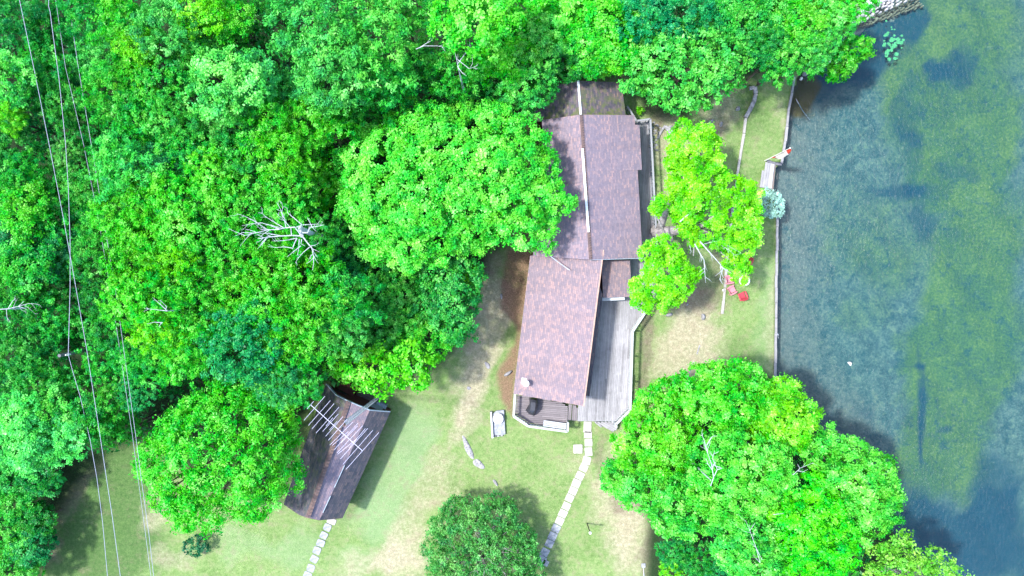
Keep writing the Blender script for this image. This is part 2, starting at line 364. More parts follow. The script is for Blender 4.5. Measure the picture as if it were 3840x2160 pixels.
grass = mix_(nt, math_(nt, 'MULTIPLY', edge('mint'), .45), grass, (.22, .34, .19))
dryc = ramp_(nt, ng, [(.3, (.20, .18, .12)), (.5, (.36, .32, .23)), (.7, (.56, .51, .41))])
barec = ramp_(nt, ng, [(.3, (.09, .075, .055)), (.7, (.24, .20, .16))])
litc = ramp_(nt, nf, [(.32, (.09, .055, .04)), (.5, (.21, .12, .09)), (.72, (.36, .23, .17))])
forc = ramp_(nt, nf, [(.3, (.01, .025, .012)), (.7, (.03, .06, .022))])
grass = mix_(nt, math_(nt, 'MULTIPLY', edge('dark_grass'), .75), grass, ramp_(nt, ng, [(.35, (.022, .075, .02)), (.68, (.075, .155, .045))]))
c = mix_(nt, math_(nt, 'MULTIPLY', edge('dry'), .85), grass, dryc); c = mix_(nt, edge('bare'), c, barec); c = mix_(nt, math_(nt, 'MULTIPLY', edge('litter', 1.9), .85), c, litc)
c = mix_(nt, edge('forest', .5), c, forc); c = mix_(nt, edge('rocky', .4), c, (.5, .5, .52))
c = mix_(nt, .55, c, mix_(nt, 1., c, ramp_(nt, nl, [(.3, .45), (.7, 1.5)]), 'MULTIPLY'))
bsdf_(nt, c, .95, math_(nt, 'ADD', nf, math_(nt, 'MULTIPLY', nl, .6)), .9, .06, .1)
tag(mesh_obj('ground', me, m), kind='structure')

# lake bed, with weed beds
weed = ells([(1, 3600, 120, 330, 260, 0), (.9, 3560, 420, 160, 260, 10), (1, 3800, 500, 110, 190, 0), (1, 3590, 640, 130, 110, 0), (1, 3720, 900, 190, 260, 12), (1, 3720, 1250, 200, 260, 8), (1, 3640, 1500, 170, 300, 10), (.8, 3520, 1400, 80, 130, 0),
             (.8, 3480, 1760, 110, 280, 12), (.7, 3700, 1800, 110, 110, 0), (.35, 3330, 860, 200, 200, 0), (.3, 3320, 1000, 160, 120, 0), (.3, 3250, 1180, 130, 60, 0), (.5, 3420, 1290, 30, 28, 0), (.5, 3460, 250, 90, 200, 10)])
deep = ells([(1, 3230, 190, 230, 110, -30), (.8, 3450, 40, 70, 70, 0), (.8, 3640, 230, 80, 80, 0), (.7, 3560, 250, 40, 60, 20), (.6, 3450, 380, 60, 130, 10), (.6, 3470, 570, 50, 110, 0), (.8, 3430, 700, 170, 28, 0), (.6, 3640, 620, 80, 50, 0), (.7, 3520, 820, 45, 110, 0), (.5, 3640, 860, 60, 35, 0),
             (.7, 3505, 1480, 18, 170, 0), (.9, 3515, 1600, 14, 150, 4), (.6, 3440, 1370, 60, 16, 10), (.8, 3450, 2000, 130, 160, 10), (1, 3720, 2080, 260, 170, 0), (.7, 3800, 1850, 90, 160, 0), (.5, 2960, 1150, 18, 26, 0), (.6, 3140, 1130, 22, 14, 0), (.6, 3072, 1365, 9, 20, 0),
             (.6, 3052, 1428, 12, 9, 0), (.7, 3022, 1455, 14, 16, 0), (.6, 3340, 1290, 14, 26, 0), (.5, 3320, 960, 60, 30, 20), (.5, 3300, 1560, 40, 20, 0), (.6, 3125, 1600, 40, 40, 0), (.6, 3350, 1820, 60, 120, 20), (.7, 3640, 1680, 16, 10, 0), (.8, 3600, 1640, 30, 20, 0), (.5, 3780, 1480, 40, 20, 0), (.6, 3020, 900, 26, 14, 0)])
me = grid_obj('lakebed', np.arange(18, 62, .4), np.arange(-34, 34, .4), lambda X, Y, PX, PY: -1.7 - .5 * sm(-sdist(PX, PY, LAND) * H * K, 2, 14) + .05 * np.sin(X * 1.7 + Y), {
    'weed': weed, 'deep': deep, 'shoal': lambda X, Y, PX, PY: 1 - sm(-sdist(PX, PY, LAND) * H * K, .5, 8.5), 'brown': lambda X, Y, PX, PY: ell(PX, PY, 3030, 340, 75, 75, 0, .5), 'rocky': lambda X, Y, PX, PY: ell(PX, PY, 3330, 35, 130, 40, -32, .3)})
m, nt, N, L = newmat('lake_bottom'); oc = coords(nt)
nb = noise_(nt, oc, .3, 6, .68, .4); nm = noise_(nt, oc, 1.1, 8, .78, .5); nf = noise_(nt, oc, 5, 5, .8)
def edge2(a, lo=.3, hi=.7, s=2.6):
    return ramp_(nt, math_(nt, 'ADD', attr_(nt, a), math_(nt, 'MULTIPLY', math_(nt, 'SUBTRACT', math_(nt, 'ADD', math_(nt, 'MULTIPLY', nm, .5), math_(nt, 'ADD', math_(nt, 'MULTIPLY', nf, .22), math_(nt, 'MULTIPLY', nb, .28))), .5), s)), [(lo, 0.), (hi, 1.)])
base = ramp_(nt, math_(nt, 'ADD', math_(nt, 'MULTIPLY', nm, .6), math_(nt, 'MULTIPLY', nf, .4)), [(.38, (.028, .085, .095)), (.5, (.08, .14, .14)), (.62, (.19, .245, .19))])
base = mix_(nt, math_(nt, 'MULTIPLY', edge2('shoal', .3, 1.), .85), base, ramp_(nt, nf, [(.3, (.09, .10, .10)), (.7, (.24, .23, .205))]))
wc = ramp_(nt, math_(nt, 'ADD', math_(nt, 'MULTIPLY', nf, .6), math_(nt, 'MULTIPLY', nb, .4)), [(.36, (.02, .085, .07)), (.5, (.075, .155, .07)), (.64, (.18, .25, .075))])
base = mix_(nt, math_(nt, 'MULTIPLY', edge2('weed', .1, 1.05), .9), base, wc)
spt = ramp_(nt, noise_(nt, oc, .85, 6, .75, .3), [(.53, 0.), (.66, 1.)])
base = mix_(nt, math_(nt, 'MULTIPLY', spt, .75), base, (.018, .085, .105))
spl = ramp_(nt, noise_(nt, mapping_(nt, oc, loc=(9, 4, 0)), 1.3, 6, .8), [(.58, 0.), (.72, 1.)])
base = mix_(nt, math_(nt, 'MULTIPLY', spl, .6), base, (.22, .28, .17))
base = mix_(nt, math_(nt, 'MULTIPLY', edge2('deep', .25, .95), .9), base, (.010, .065, .105))
base = mix_(nt, edge2('brown', .3, .8, .7), base, (.15, .10, .045))
base = mix_(nt, edge2('rocky', .4, .7, .5), base, (.25, .26, .22))
bsdf_(nt, base, .95, nf, .4, .05, .05)
tag(mesh_obj('lakebed', me, m), kind='structure')

# water surface: clear, rippled, reflecting the sky
m, nt, N, L = newmat('lake_water'); oc = coords(nt)
rip = noise_(nt, mapping_(nt, oc, scale=(2.2, 1.2, 1), rot=(0, 0, R(24))), 1.9, 5, .68, .8)
rip2 = noise_(nt, mapping_(nt, oc, scale=(2.3, 1.2, 1), rot=(0, 0, R(-26))), 2.2, 5, .7, .8)
sp = nt.nodes.new('ShaderNodeSeparateXYZ'); L.new(oc, sp.inputs[0])
fy = ramp_(nt, math_(nt, 'ADD', math_(nt, 'MULTIPLY', sp.outputs[1], .03), .5), [(.15, 1.), (.6, 0.)])
hgt = math_(nt, 'ADD', math_(nt, 'MULTIPLY', rip, math_(nt, 'SUBTRACT', 1., fy)), math_(nt, 'MULTIPLY', rip2, fy))
bp = nt.nodes.new('ShaderNodeBump'); bp.inputs['Strength'].default_value = .6; bp.inputs['Distance'].default_value = .12; L.new(hgt, bp.inputs['Height'])
gl = nt.nodes.new('ShaderNodeBsdfGlossy'); gl.inputs['Roughness'].default_value = .28; L.new(bp.outputs[0], gl.inputs['Normal'])
tr = nt.nodes.new('ShaderNodeBsdfTransparent'); tr.inputs[0].default_value = (.72, .90, .95, 1)
fr = nt.nodes.new('ShaderNodeFresnel'); fr.inputs[0].default_value = 1.34; L.new(bp.outputs[0], fr.inputs['Normal'])
mx = nt.nodes.new('ShaderNodeMixShader'); L.new(math_(nt, 'ADD', math_(nt, 'MULTIPLY', fr.outputs[0], 1.0), .004), mx.inputs[0]); L.new(tr.outputs[0], mx.inputs[1]); L.new(gl.outputs[0], mx.inputs[2])
o_ = nt.nodes.new('ShaderNodeOutputMaterial'); L.new(mx.outputs[0], o_.inputs[0])
me = grid_obj('lake_water', np.array([16., 30, 60, 220]), np.array([-220., -30, 0, 30, 220]), lambda X, Y, PX, PY: X * 0 - .62, {})
tag(mesh_obj('lake_water', me, m), kind='structure')

# ------------------------------------------------------------------ foliage
def foliage_mesh(name, lobes, leaf=.24, dens=62, seed=0, clump=.34, aspect=.55, up=.55, per=None, squash=.8, cull=.72, bottom=-.35, cov=1.9, spray=.0):
    """lobes: rows (x,y,z,r). leaves gathered in clumps on the shells of the lobes"""
    rng = np.random.default_rng(seed); lobes = np.asarray(lobes, float); P = []; Nn = []; T = []
    for (x, y, z, r) in lobes:
        nc = max(6, int(cov * (r / clump) ** 2)); d = rng.normal(size=(nc * 2, 3)); d /= np.linalg.norm(d, axis=1)[:, None]
        d = d[d[:, 2] > bottom][:nc]; rr = r * rng.uniform(.74, 1.06, len(d))
        c = np.array([x, y, z]) + d * rr[:, None] * np.array([1, 1, squash])
        k = per or max(8, int(dens * clump * clump / (leaf * leaf) * .22))
        ct = rng.uniform(0, 1, len(d)); lt = rng.uniform(-.18, .18)
        off = rng.normal(size=(len(d), k, 3)) * clump * np.array([.5, .5, .3]); sd_ = d * [1, 1, .35] + rng.normal(size=d.shape) * [.25, .25, .1]
        if spray: off = off * [.62, .62, .7] + sd_[:, None, :] * (rng.uniform(-.5, 1, (len(d), k, 1)) ** 1 * spray)
        p = c[:, None, :] + off
        n = d[:, None, :] * .5 + rng.normal(size=(len(d), k, 3)) * .5 + off / clump * .35 + np.array([0, 0, up])
        P.append(p.reshape(-1, 3)); Nn.append(n.reshape(-1, 3)); T.append(np.clip((ct[:, None] * .55 + rng.uniform(0, .45, (len(d), k)) + lt), 0, 1).ravel())
    P = np.concatenate(P); Nn = np.concatenate(Nn); T = np.concatenate(T)
    keep = np.ones(len(P), bool)
    for (x, y, z, r) in lobes:
        q = ((P - [x, y, z]) / [1, 1, squash]); keep &= (q ** 2).sum(1) > (r * cull) ** 2
    P, Nn, T = P[keep], Nn[keep], T[keep]; n = len(P)
    Nn /= np.linalg.norm(Nn, axis=1)[:, None]
    a = np.cross(Nn, rng.normal(size=(n, 3))); a /= np.linalg.norm(a, axis=1)[:, None]; b = np.cross(Nn, a)
    Ls = (leaf * np.clip(rng.lognormal(-.05, .34, n), .45, 1.9))[:, None]; Ws = Ls * aspect
    v = np.stack([P - a * Ls * .5, P + b * Ws * .5 - Nn * Ls * .08, P + a * Ls * .5, P - b * Ws * .5 - Nn * Ls * .08], 1).reshape(-1, 3)
    me = bpy.data.meshes.new(name); me.vertices.add(4 * n); me.vertices.foreach_set('co', v.ravel().astype(np.float32))
    me.loops.add(4 * n); me.loops.foreach_set('vertex_index', np.arange(4 * n, dtype=np.int32))
    me.polygons.add(n); me.polygons.foreach_set('loop_start', np.arange(0, 4 * n, 4, dtype=np.int32)); me.polygons.foreach_set('loop_total', np.full(n, 4, np.int32))
    at = me.attributes.new('tint', 'FLOAT', 'FACE'); at.data.foreach_set('value', T.astype(np.float32))
    me.update(); me.materials.append(M['leaf']); return me
def trunk_into(mb, base, top, r, seed, limbs=6, spread=2.0, limb_to=None):
    rnd = random.Random(seed); base, top = Vector(base), Vector(top); n = 6; pts = []
    for i in range(n + 1):
        f = i / n; p = base.lerp(top, f); pts.append(p + Vector((rnd.uniform(-.1, .1), rnd.uniform(-.1, .1), 0)) * (0 if i in (0, n) else min(1, r * 4)))
    mb.tube(pts, [r * (1.25 if i == 0 else 1 - .6 * i / n) for i in range(n + 1)], 7)
    tg = limb_to or []
    if not tg:
        for k in range(limbs):
            a = 2 * math.pi * k / limbs + rnd.uniform(-.4, .4); e = rnd.uniform(.6, 1) * spread
            tg.append(top + Vector((math.cos(a) * e, math.sin(a) * e, rnd.uniform(-.5, .1) * spread)))
    for q in tg:
        q = Vector(q); s = base.lerp(top, rnd.uniform(.5, .9)); mid = s.lerp(q, .5) + Vector((rnd.uniform(-.2, .2), rnd.uniform(-.2, .2), rnd.uniform(-.2, .2))) * min(1, r * 4)
        mb.tube([s, mid, q], [r * .42, r * .28, r * .08], 5)

COL = {'D': (.016, .22, .034), 'T': (.018, .25, .065), 'G': (.032, .33, .036), 'B': (.052, .42, .026), 'M': (.06, .43, .08), 'Y': (.10, .47, .012), 'L': (.06, .37, .052)}
CN = {'D': 'dark green', 'T': 'dark bluish green', 'G': 'green', 'B': 'bright green', 'M': 'pale minty green', 'Y': 'yellow green', 'L': 'soft green'}
def jitter(c, rnd, a=.12):
    k = 1 + rnd.uniform(-a, a); return (c[0] * k * (1 + rnd.uniform(-.25, .25)), c[1] * k, c[2] * k * (1 + rnd.uniform(-.25, .25)), 1)

# prototype crowns (unit radius 2.6 m) shared by the forest trees
R0 = 2.6
def proto_lobes(seed, n, rl, flat=.62):
    rnd = random.Random(seed); L_ = [(0, 0, .25 * R0, R0 * .5)]; tries = 0
    while len(L_) < n and tries < 900:
        tries += 1; a = rnd.uniform(0, 6.283); q = math.sqrt(rnd.uniform(.03, 1)); rr = R0 * rnd.uniform(*rl); d = q * (R0 * 1.02 - rr * .8)
        z = R0 * flat * (math.sqrt(max(0, 1 - (d / R0) ** 2)) - .45) + rnd.uniform(-.25, .25)
        p = (d * math.cos(a), d * math.sin(a), z, rr)
        if all((p[0] - o[0]) ** 2 + (p[1] - o[1]) ** 2 + (p[2] - o[2]) ** 2 > (.55 * (rr + o[3]) * .9) ** 2 for o in L_[1:]): L_.append(p)
    for k in range(5):
        a = rnd.uniform(0, 6.283); L_.append((math.cos(a) * R0 * .55, math.sin(a) * R0 * .55, -R0 * .55, R0 * .3))
    return L_
PROTO = {'round': [], 'feather': [], 'fine': []}
for i in range(5): PROTO['round'].append(foliage_mesh('crown_round', proto_lobes(10 + i, 15, (.24, .36)), .155, 100, 50 + i, .33, .66, .6))
for i in range(5): PROTO['feather'].append(foliage_mesh('crown_feathery', proto_lobes(30 + i, 19, (.16, .3), .8), .18, 98, 70 + i, .33, .42, .4, cov=1.9, spray=.5))
for i in range(3): PROTO['fine'].append(foliage_mesh('crown_fine', proto_lobes(60 + i, 20, (.18, .30), .75), .135, 85, 90 + i, .27, .55, .5, cov=1.9, spray=.3))
def trunk_mesh(seed):
    mb = MB(); trunk_into(mb, (0, 0, 0), (0, 0, .86), .018, seed, 6, .12); me = bpy.data.meshes.new('trunk'); me.from_pydata(mb.v, [], mb.f)
    me.attributes.new('tint', 'FLOAT', 'FACE'); me.update(); me.materials.append(M['bark']); return me
TRUNKS = [trunk_mesh(s) for s in range(3)]
GR_F = 'leafy trees packed together in the forest'
trnd = random.Random(5)
def forest_tree(px, py, rpx, colr, kind, h, label):
    zc = h - 1.6; c = W(px, py, zc); Rr = rpx * mpp(zc); s = Rr / R0
    e = empty('broadleaf_tree', (c.x, c.y, 0), label, 'tree', GR_F)
    cr = bpy.data.objects.new('crown', trnd.choice(PROTO[kind])); C.objects.link(cr); cr.parent = e
    cr.location = (0, 0, zc - .15 * Rr); cr.rotation_euler = (0, 0, trnd.uniform(0, 6.283)); cr.scale = (s * trnd.uniform(.98, 1.15), s * trnd.uniform(.98, 1.15), s * trnd.uniform(.9, 1.15))
    cr.color = jitter(COL[colr], trnd)
    tk = bpy.data.objects.new('trunk', trnd.choice(TRUNKS)); C.objects.link(tk); tk.parent = e; tk.scale = (zc, zc, zc); tk.rotation_euler = (0, 0, trnd.uniform(0, 6.28))
    return e

def roof_plane(name, q, mat, parent, th=.14, moss=None):
    """q: two ridge corners then two eave corners (world). uv in metres, u along the ridge"""
    a, b, c, d = [Vector(p) for p in q]; u = (b - a).normalized(); n = (b - a).cross(d - a).normalized()
    if n.z < 0: n = -n
    v = n.cross(u); vs = [a, b, c, d] + [p - n * th for p in (a, b, c, d)]
    uv = [((p - a).dot(u) + 3, (p - a).dot(v) + 7) for p in vs]
    mb = MB(); fs = [(0, 1, 2, 3), (7, 6, 5, 4), (0, 4, 5, 1), (1, 5, 6, 2), (2, 6, 7, 3), (3, 7, 4, 0)]
    if (b - a).cross(c - a).z < 0: fs = [f[::-1] for f in fs]
    mb.add(vs, fs, uv); o = mb.build(name, mat, parent)
    at = o.data.attributes.new('moss', 'FLOAT', 'POINT'); mv = moss or (0, 0, 0, 0); at.data.foreach_set('value', list(mv) * 2)
    return o
def strip(name, pts, wd, ht, mat, parent, t=.5, zoff=0):
    mb = MB()
    for p, q in zip(pts[:-1], pts[1:]): mb.beam(Vector(p) + Vector((0, 0, zoff)), Vector(q) + Vector((0, 0, zoff)), wd, ht, t)
    return mb.build(name, mat, parent)
def wall_block(mb, pts, z0, z1): mb.prism([(p[0], p[1]) for p in pts], z0, z1)
def inset(poly, d):
    cx = sum(p[0] for p in poly) / len(poly); cy = sum(p[1] for p in poly) / len(poly); out = []
    for p in poly:
        l = math.hypot(p[0] - cx, p[1] - cy); out.append((p[0] + (cx - p[0]) * d / l, p[1] + (cy - p[1]) * d / l))
    return out

# ---- cottage -------------------------------------------------------------
c0 = W(2200, 900, 0)
cot = empty('cottage', (c0.x, c0.y, 0), 'long lakeside cottage with brown shingle roofs and pale ridge strips', 'cottage')
ZR, ZE, ZRn, ZEn = 5.3, 3.7, 4.6, 3.2
# north wing
nR0, nR1 = W(2168, 303, ZRn), W(2179, 440, ZRn); nL0, nL1 = W(1990, 338, ZEn), W(1990, 458, ZEn); nE0, nE1 = W(2330, 309, ZEn), W(2348, 440, ZEn)
rn = roof_plane('roof', (nR0, nR1, nL1, nL0), M['shingle_slate'], cot, moss=(0, .6, 1, .5)); roof_plane('roof', (nR0, nR1, nE1, nE0), M['shingle_slate'], cot, moss=(.2, .9, .9, .15))
strip('ridge_strip', [W(2168, 302, ZRn + .06), W(2178, 430, ZRn + .06)], .17, .07, M['cap_metal'], cot)
# middle block
mR0, mR1 = W(2180, 430, ZR), W(2215, 974, ZR); mL0, mLm, mLn, mL1 = W(2032, 450, ZE), W(2044, 700, ZE), W(1998, 702, ZE), W(2000, 960, ZE)
mid = mR0.lerp(mR1, .47)
roof_plane('roof', (mR0, mid, mLm, mL0), M['shingle'], cot); roof_plane('roof', (mid, mR1, mL1, W(1990, 702, ZE - .25)), M['shingle'], cot)
j0, j1 = mR0.lerp(mR1, .06), mR0.lerp(mR1, .39)
roof_plane('roof', (mR0, j0, W(2381, 468, ZE), W(2380, 432, ZE)), M['shingle'], cot)
roof_plane('roof', (j0, j1, W(2407, 637, ZE - .1), W(2398, 468, ZE - .1)), M['shingle'], cot)
roof_plane('roof', (j1, mR1, W(2410, 967, ZE), W(2391, 637, ZE)), M['shingle'], cot)
mb = MB()
for k in range(58):
    f0, f1 = k / 58, (k + 1.12) / 58; a, b = mR0.lerp(mR1, f0), mR0.lerp(mR1, min(1, f1)); sd_ = Vector((1, .06, 0)); vs = []
    for p, dz in ((a, .06), (b, .03)): vs += [p - sd_ * .13 + Vector((0, 0, dz - .035)), p + Vector((0, 0, dz + .02)), p + sd_ * .13 + Vector((0, 0, dz - .035))]
    mb.add(vs, [(0, 1, 4, 3), (1, 2, 5, 4)], [(k * .7, k * .4 + i * .01) for i in range(6)], .5)
mb.build('ridge_cap', M['shingle_cap'], cot)
strip('ridge_strip', [W(2184, 557, ZR + .14), W(2207, 870, ZR + .14)], .17, .07, M['white_metal'], cot)
strip('fascia', [W(2032, 451, ZE), W(2180, 431, ZR), W(2380, 433, ZE)], .06, .2, M['fascia'], cot, zoff=-.02)
strip('fascia', [W(2215, 974, ZR), W(2410, 968, ZE)], .06, .2, M['pale_fascia'], cot, zoff=-.02)
# porch roof
roof_plane('roof', (W(2255, 976, 3.35), W(2262, 1117, 3.35), W(2369, 1113, 2.95), W(2362, 976, 2.95)), M['shingle_wing'], cot)
mb = MB(); wall_block(mb, [W(2262, 985, 2.9), W(2348, 984, 2.9), W(2354, 1104, 2.9), W(2262, 1106, 2.9)], 0, 2.9); mb.build('wall', M['siding'], cot)
mb = MB(); mb.beam(W(2258, 1121, 2.6), W(2342, 1117, 2.6), .32, .12); mb.build('canopy_board', M['cap_metal'], cot)
# walls
mb = MB(); wall_block(mb, [W(2050, 470, 3.3), W(2362, 455, 3.3), W(2376, 955, 3.3), W(2060, 950, 3.3)], 0, 3.35); mb.build('wall', M['siding'], cot)
for (a, b, cpk) in (((2052, 471, 3.35), (2360, 456, 3.35), (2182, 447, 5.0)),):
    mb = MB(); mb.add([W(*a), W(*b), W(*cpk)], [(0, 1, 2)]); mb.build('gable', M['siding'], cot)
mb = MB(); wall_block(mb, [W(2010, 350, 3), W(2318, 330, 3), W(2332, 445, 3), W(2012, 455, 3)], 0, 3.0); mb.build('wall', M['siding'], cot)
# south wing: one high plane rising towards the lake, a lower skirt roof beyond
ZH, ZL = 4.9, 3.3
wA, wB, wC, wD = W(2263, 937, ZH), W(2189, 1523, ZH), W(1925, 1477, ZL), W(1988, 959, ZL)
roof_plane('roof', (wA, wB, wC, wD), M['shingle_wing'], cot, .2)
strip('fascia', [wA, wB], .09, .24, M['fascia'], cot, zoff=.03)
roof_plane('roof', (W(2240, 1050, 3.9), W(2196, 1484, 3.9), W(2211, 1485, 3.45), W(2260, 1104, 3.45)), M['shingle_slate'], cot, .16)
mb = MB(); P0 = [W(2005, 985, 3.2), W(2235, 975, 3.2), W(2215, 1110, 3.2), W(2170, 1470, 3.2), W(1945, 1440, 3.2)]; wall_block(mb, P0, 0, 3.2); mb.build('wall', M['siding'], cot)
a1, a2 = W(2236, 990, 3.2), W(2172, 1465, 3.2)
mb = MB(); mb.add([(a1.x, a1.y, 3.2), (a2.x, a2.y, 3.2), (a2.x, a2.y, 4.55), (a1.x, a1.y, 4.55)], [(0, 1, 2, 3)]); mb.build('wall', M['siding'], cot)
for k in range(5):
    p = W(2213 - 8.4 * k, 1140 + 68 * k, 3.2); mb = MB(); mb.box((p.x + .02, p.y, .7), (.12, 1.1, 1.9), R(-5)); f = mb.build('window', M['window'], cot)
    mb = MB(); mb.box((p.x + .07, p.y, .62), (.1, 1.3, .08), R(-5)); mb.build('sill', M['cap_metal'], f)
# white flue with a round cap
mb = MB(); p = W(1965, 1428, 3.45); mb.box((p.x, p.y, p.z - .3), (.42, .46, .42), R(-8)); fl = mb.build('flue_base', M['white_plastic'], cot, bevel=.02)
mb = MB(); mb.tube([(p.x + .14, p.y - .1, p.z + .1), (p.x + .14, p.y - .1, p.z + .85)], .15, 12); mb.tube([(p.x + .14, p.y - .1, p.z + .8), (p.x + .14, p.y - .1, p.z + .95)], [.26, .24], 16); mb.build('flue_pipe', M['white_plastic'], cot)
mb = MB(); mb.tube([W(2062, 959, 4.6), W(2100, 988, 4.62), W(2136, 1013, 4.72)], .03, 6); tag(mb.build('metal_pole', M['steel'], None, W(2062, 959, 4.6)), 'thin grey metal pole lying across the south wing roof', 'pole')

# ---- plank floors and railings ---------------------------------------------
def planks(name, poly, z, ang, mat, parent, wd=.14, gap=.014, th=.045, seed=0):
    rnd = random.Random(seed); ca, sa = math.cos(ang), math.sin(ang); Q = [(p[0] * ca + p[1] * sa, -p[0] * sa + p[1] * ca) for p in poly]
    v = min(q[1] for q in Q); v1 = max(q[1] for q in Q); mb = MB()
    while v < v1:
        ym = v + wd / 2; xs_ = []
        for i in range(len(Q)):
            (ax, ay), (bx, by) = Q[i], Q[(i + 1) % len(Q)]
            if (ay > ym) != (by > ym): xs_.append(ax + (ym - ay) * (bx - ax) / (by - ay))
        xs_.sort()
        for a, b in zip(xs_[::2], xs_[1::2]):
            cuts = [a]; x = a + rnd.uniform(1.5, 4)
            while x < b - .6: cuts.append(x); x += rnd.uniform(2.6, 4.2)
            cuts.append(b)
            for s, e in zip(cuts[:-1], cuts[1:]):
                dz = rnd.uniform(-.003, .003); vs = []
                for zz in (z - th, z + dz):
                    for X_, Y_ in ((s + .004, v + gap / 2), (e - .004, v + gap / 2), (e - .004, v + wd - gap / 2), (s + .004, v + wd - gap / 2)): vs.append((X_ * ca - Y_ * sa, X_ * sa + Y_ * ca, zz))
                o = rnd.uniform(0, 50); mb.add(vs, [(0, 3, 2, 1), (4, 5, 6, 7), (0, 1, 5, 4), (1, 2, 6, 5), (2, 3, 7, 6), (3, 0, 4, 7)], [(s + o, v), (e + o, v), (e + o, v + wd), (s + o, v + wd)] * 2, rnd.random())
        v += wd
    return mb.build(name, mat, parent)
def railing(name, pts, z0, hgt, capw, mat, parent, step=.16, post=1.9, bal=True):
    """cap board, posts and balusters along a world polyline (xy); hgt above z0"""
    mb = MB()
    for p, q in zip(pts[:-1], pts[1:]): mb.beam((p[0], p[1], z0 + hgt), (q[0], q[1], z0 + hgt), capw, .045)
    top = mb.build(name, mat, parent)
    bb = MB(); pts_ = []
    for p, q in zip(pts[:-1], pts[1:]):
        P_, Q_ = Vector((p[0], p[1], 0)), Vector((q[0], q[1], 0)); L_ = (Q_ - P_).length; n = max(1, int(L_ / step)); ang = math.atan2(Q_.y - P_.y, Q_.x - P_.x)
        m = max(1, round(L_ / post)); pts_ += [(P_.lerp(Q_, k / m), ang) for k in range(m + 1)]
        if bal:
            for k in range(n): c = P_.lerp(Q_, (k + .5) / n); bb.box((c.x, c.y, z0 - .06), (.04, .04, hgt + .01), ang)
        bb.beam((p[0], p[1], z0 + .14), (q[0], q[1], z0 + .14), .04, .08); bb.beam((p[0], p[1], z0 + hgt - .05), (q[0], q[1], z0 + hgt - .05), .04, .09)
    bb.build('balusters', mat, parent)
    for c, ang in pts_:
        pb = MB(); pb.box((c.x, c.y, 0), (.1, .1, z0 + hgt - .048), ang); pb.build('post', mat, parent)
    return top
XY = lambda x, y, z: tuple(W(x, y, z)[:2])
ZD = .95
dk = empty('wooden_deck', (*XY(2300, 1350, ZD), 0), 'long weathered grey wooden deck wrapping the lake side of the cottage', 'deck')
DECK = [XY(*p, ZD) for p in ((2195, 985), (2360, 980), (2360, 470), (2386, 452), (2437, 448), (2455, 840), (2458, 985), (2455, 1130), (2418, 1172), (2370, 1242), (2360, 1536), (2318, 1578), (2166, 1578), (2175, 1440), (2215, 1110))]
planks('floor', DECK, ZD, R(86.5), M['deck_wood'], dk, seed=1)
mb = MB(); mb.prism(inset(DECK[9:] + [DECK[-1]], .3)[:7], ZD - .35, ZD - .1); mb.build('frame', M['pole_wood'], dk)
railing('top_rail', [XY(2419, 1173, ZD + 1), XY(2372, 1243, ZD + 1), XY(2363, 1538, ZD + 1), XY(2309, 1592, ZD + 1), XY(2311, 1604, ZD + 1)], ZD, 1.0, .2, M['rail_wood'], dk)
railing('top_rail', [XY(2352, 398, ZD + 1), XY(2387, 453, ZD + 1), XY(2439, 446, ZD + 1), XY(2459, 834, ZD + 1), XY(2466, 985, ZD + 1), XY(2466, 1110, ZD + 1), XY(2419, 1173, ZD + 1)], ZD, 1.0, .15, M['grey_rail'], dk, step=.42)
pb = planks('step', [XY(*p, .6) for p in ((2238, 1583), (2318, 1580), (2313, 1612), (2300, 1617))], .6, R(-28), M['deck_wood'], dk, seed=3)
mb = MB()
for q in ((2238, 1583, 2300, 1618), (2232, 1583, 2256, 1602)): mb.beam(W(q[0], q[1], .5), W(q[2], q[3], .5), .12, .35)
mb.build('stringer', M['pale_stone'], dk)
mb = MB(); mb.beam((*XY(2166, 1578, ZD), ZD - .01), (*XY(2318, 1579, ZD), ZD - .01), .06, .5); mb.build('rim_board', M['grey_rail'], dk)
# barbecue deck
ZB = 1.15
bd = empty('barbecue_deck', (*XY(2030, 1550, ZB), 0), 'small dark boarded deck with pale rail at the south end of the cottage', 'deck')
BD = [XY(*p, ZB) for p in ((1932, 1478), (2105, 1508), (2130, 1527), (2127, 1600), (2125, 1612), (1984, 1594), (1930, 1559))]
planks('floor', BD, ZB, R(-4), M['bbq_wood'], bd, wd=.15, gap=.03, seed=5)
mb = MB(); mb.prism(inset(BD, .25), .75, 1.05); mb.build('frame', M['pole_wood'], bd)
railing('top_rail', [XY(1931, 1478, ZB + .95), XY(1926, 1562, ZB + .95), XY(1982, 1599, ZB + .95), XY(2128, 1619, ZB + .95), XY(2130, 1586, ZB + .95)], ZB, .95, .17, M['rail_wood'], bd, step=.2)
planks('step', [XY(*p, 1.0) for p in ((2131, 1515), (2143, 1517), (2141, 1577), (2130, 1576))], 1.0, R(86), M['bbq_wood'], bd, wd=.14, seed=6)
planks('step', [XY(*p, .98) for p in ((2144, 1519), (2164, 1521), (2164, 1578), (2143, 1577))], .985, R(86), M['bbq_wood'], bd, wd=.15, seed=7)
# bench
bz = ZB + .48; be = empty('bench', (*XY(2082, 1588, bz), ZB), 'pale slatted wooden bench in the corner of the small deck', 'bench')
planks('seat', [XY(*p, bz) for p in ((2039, 1574), (2124, 1586), (2122, 1611), (2036, 1599))], bz, R(-8), M['bench_wood'], be, wd=.13, gap=.03, seed=8)
for x, y in ((2043, 1580), (2118, 1590), (2116, 1606), (2041, 1595)): mb = MB(); p = W(x, y, ZB); mb.box((p.x, p.y, ZB), (.08, .08, .43), R(-8)); mb.build('leg', M['bench_wood'], be)
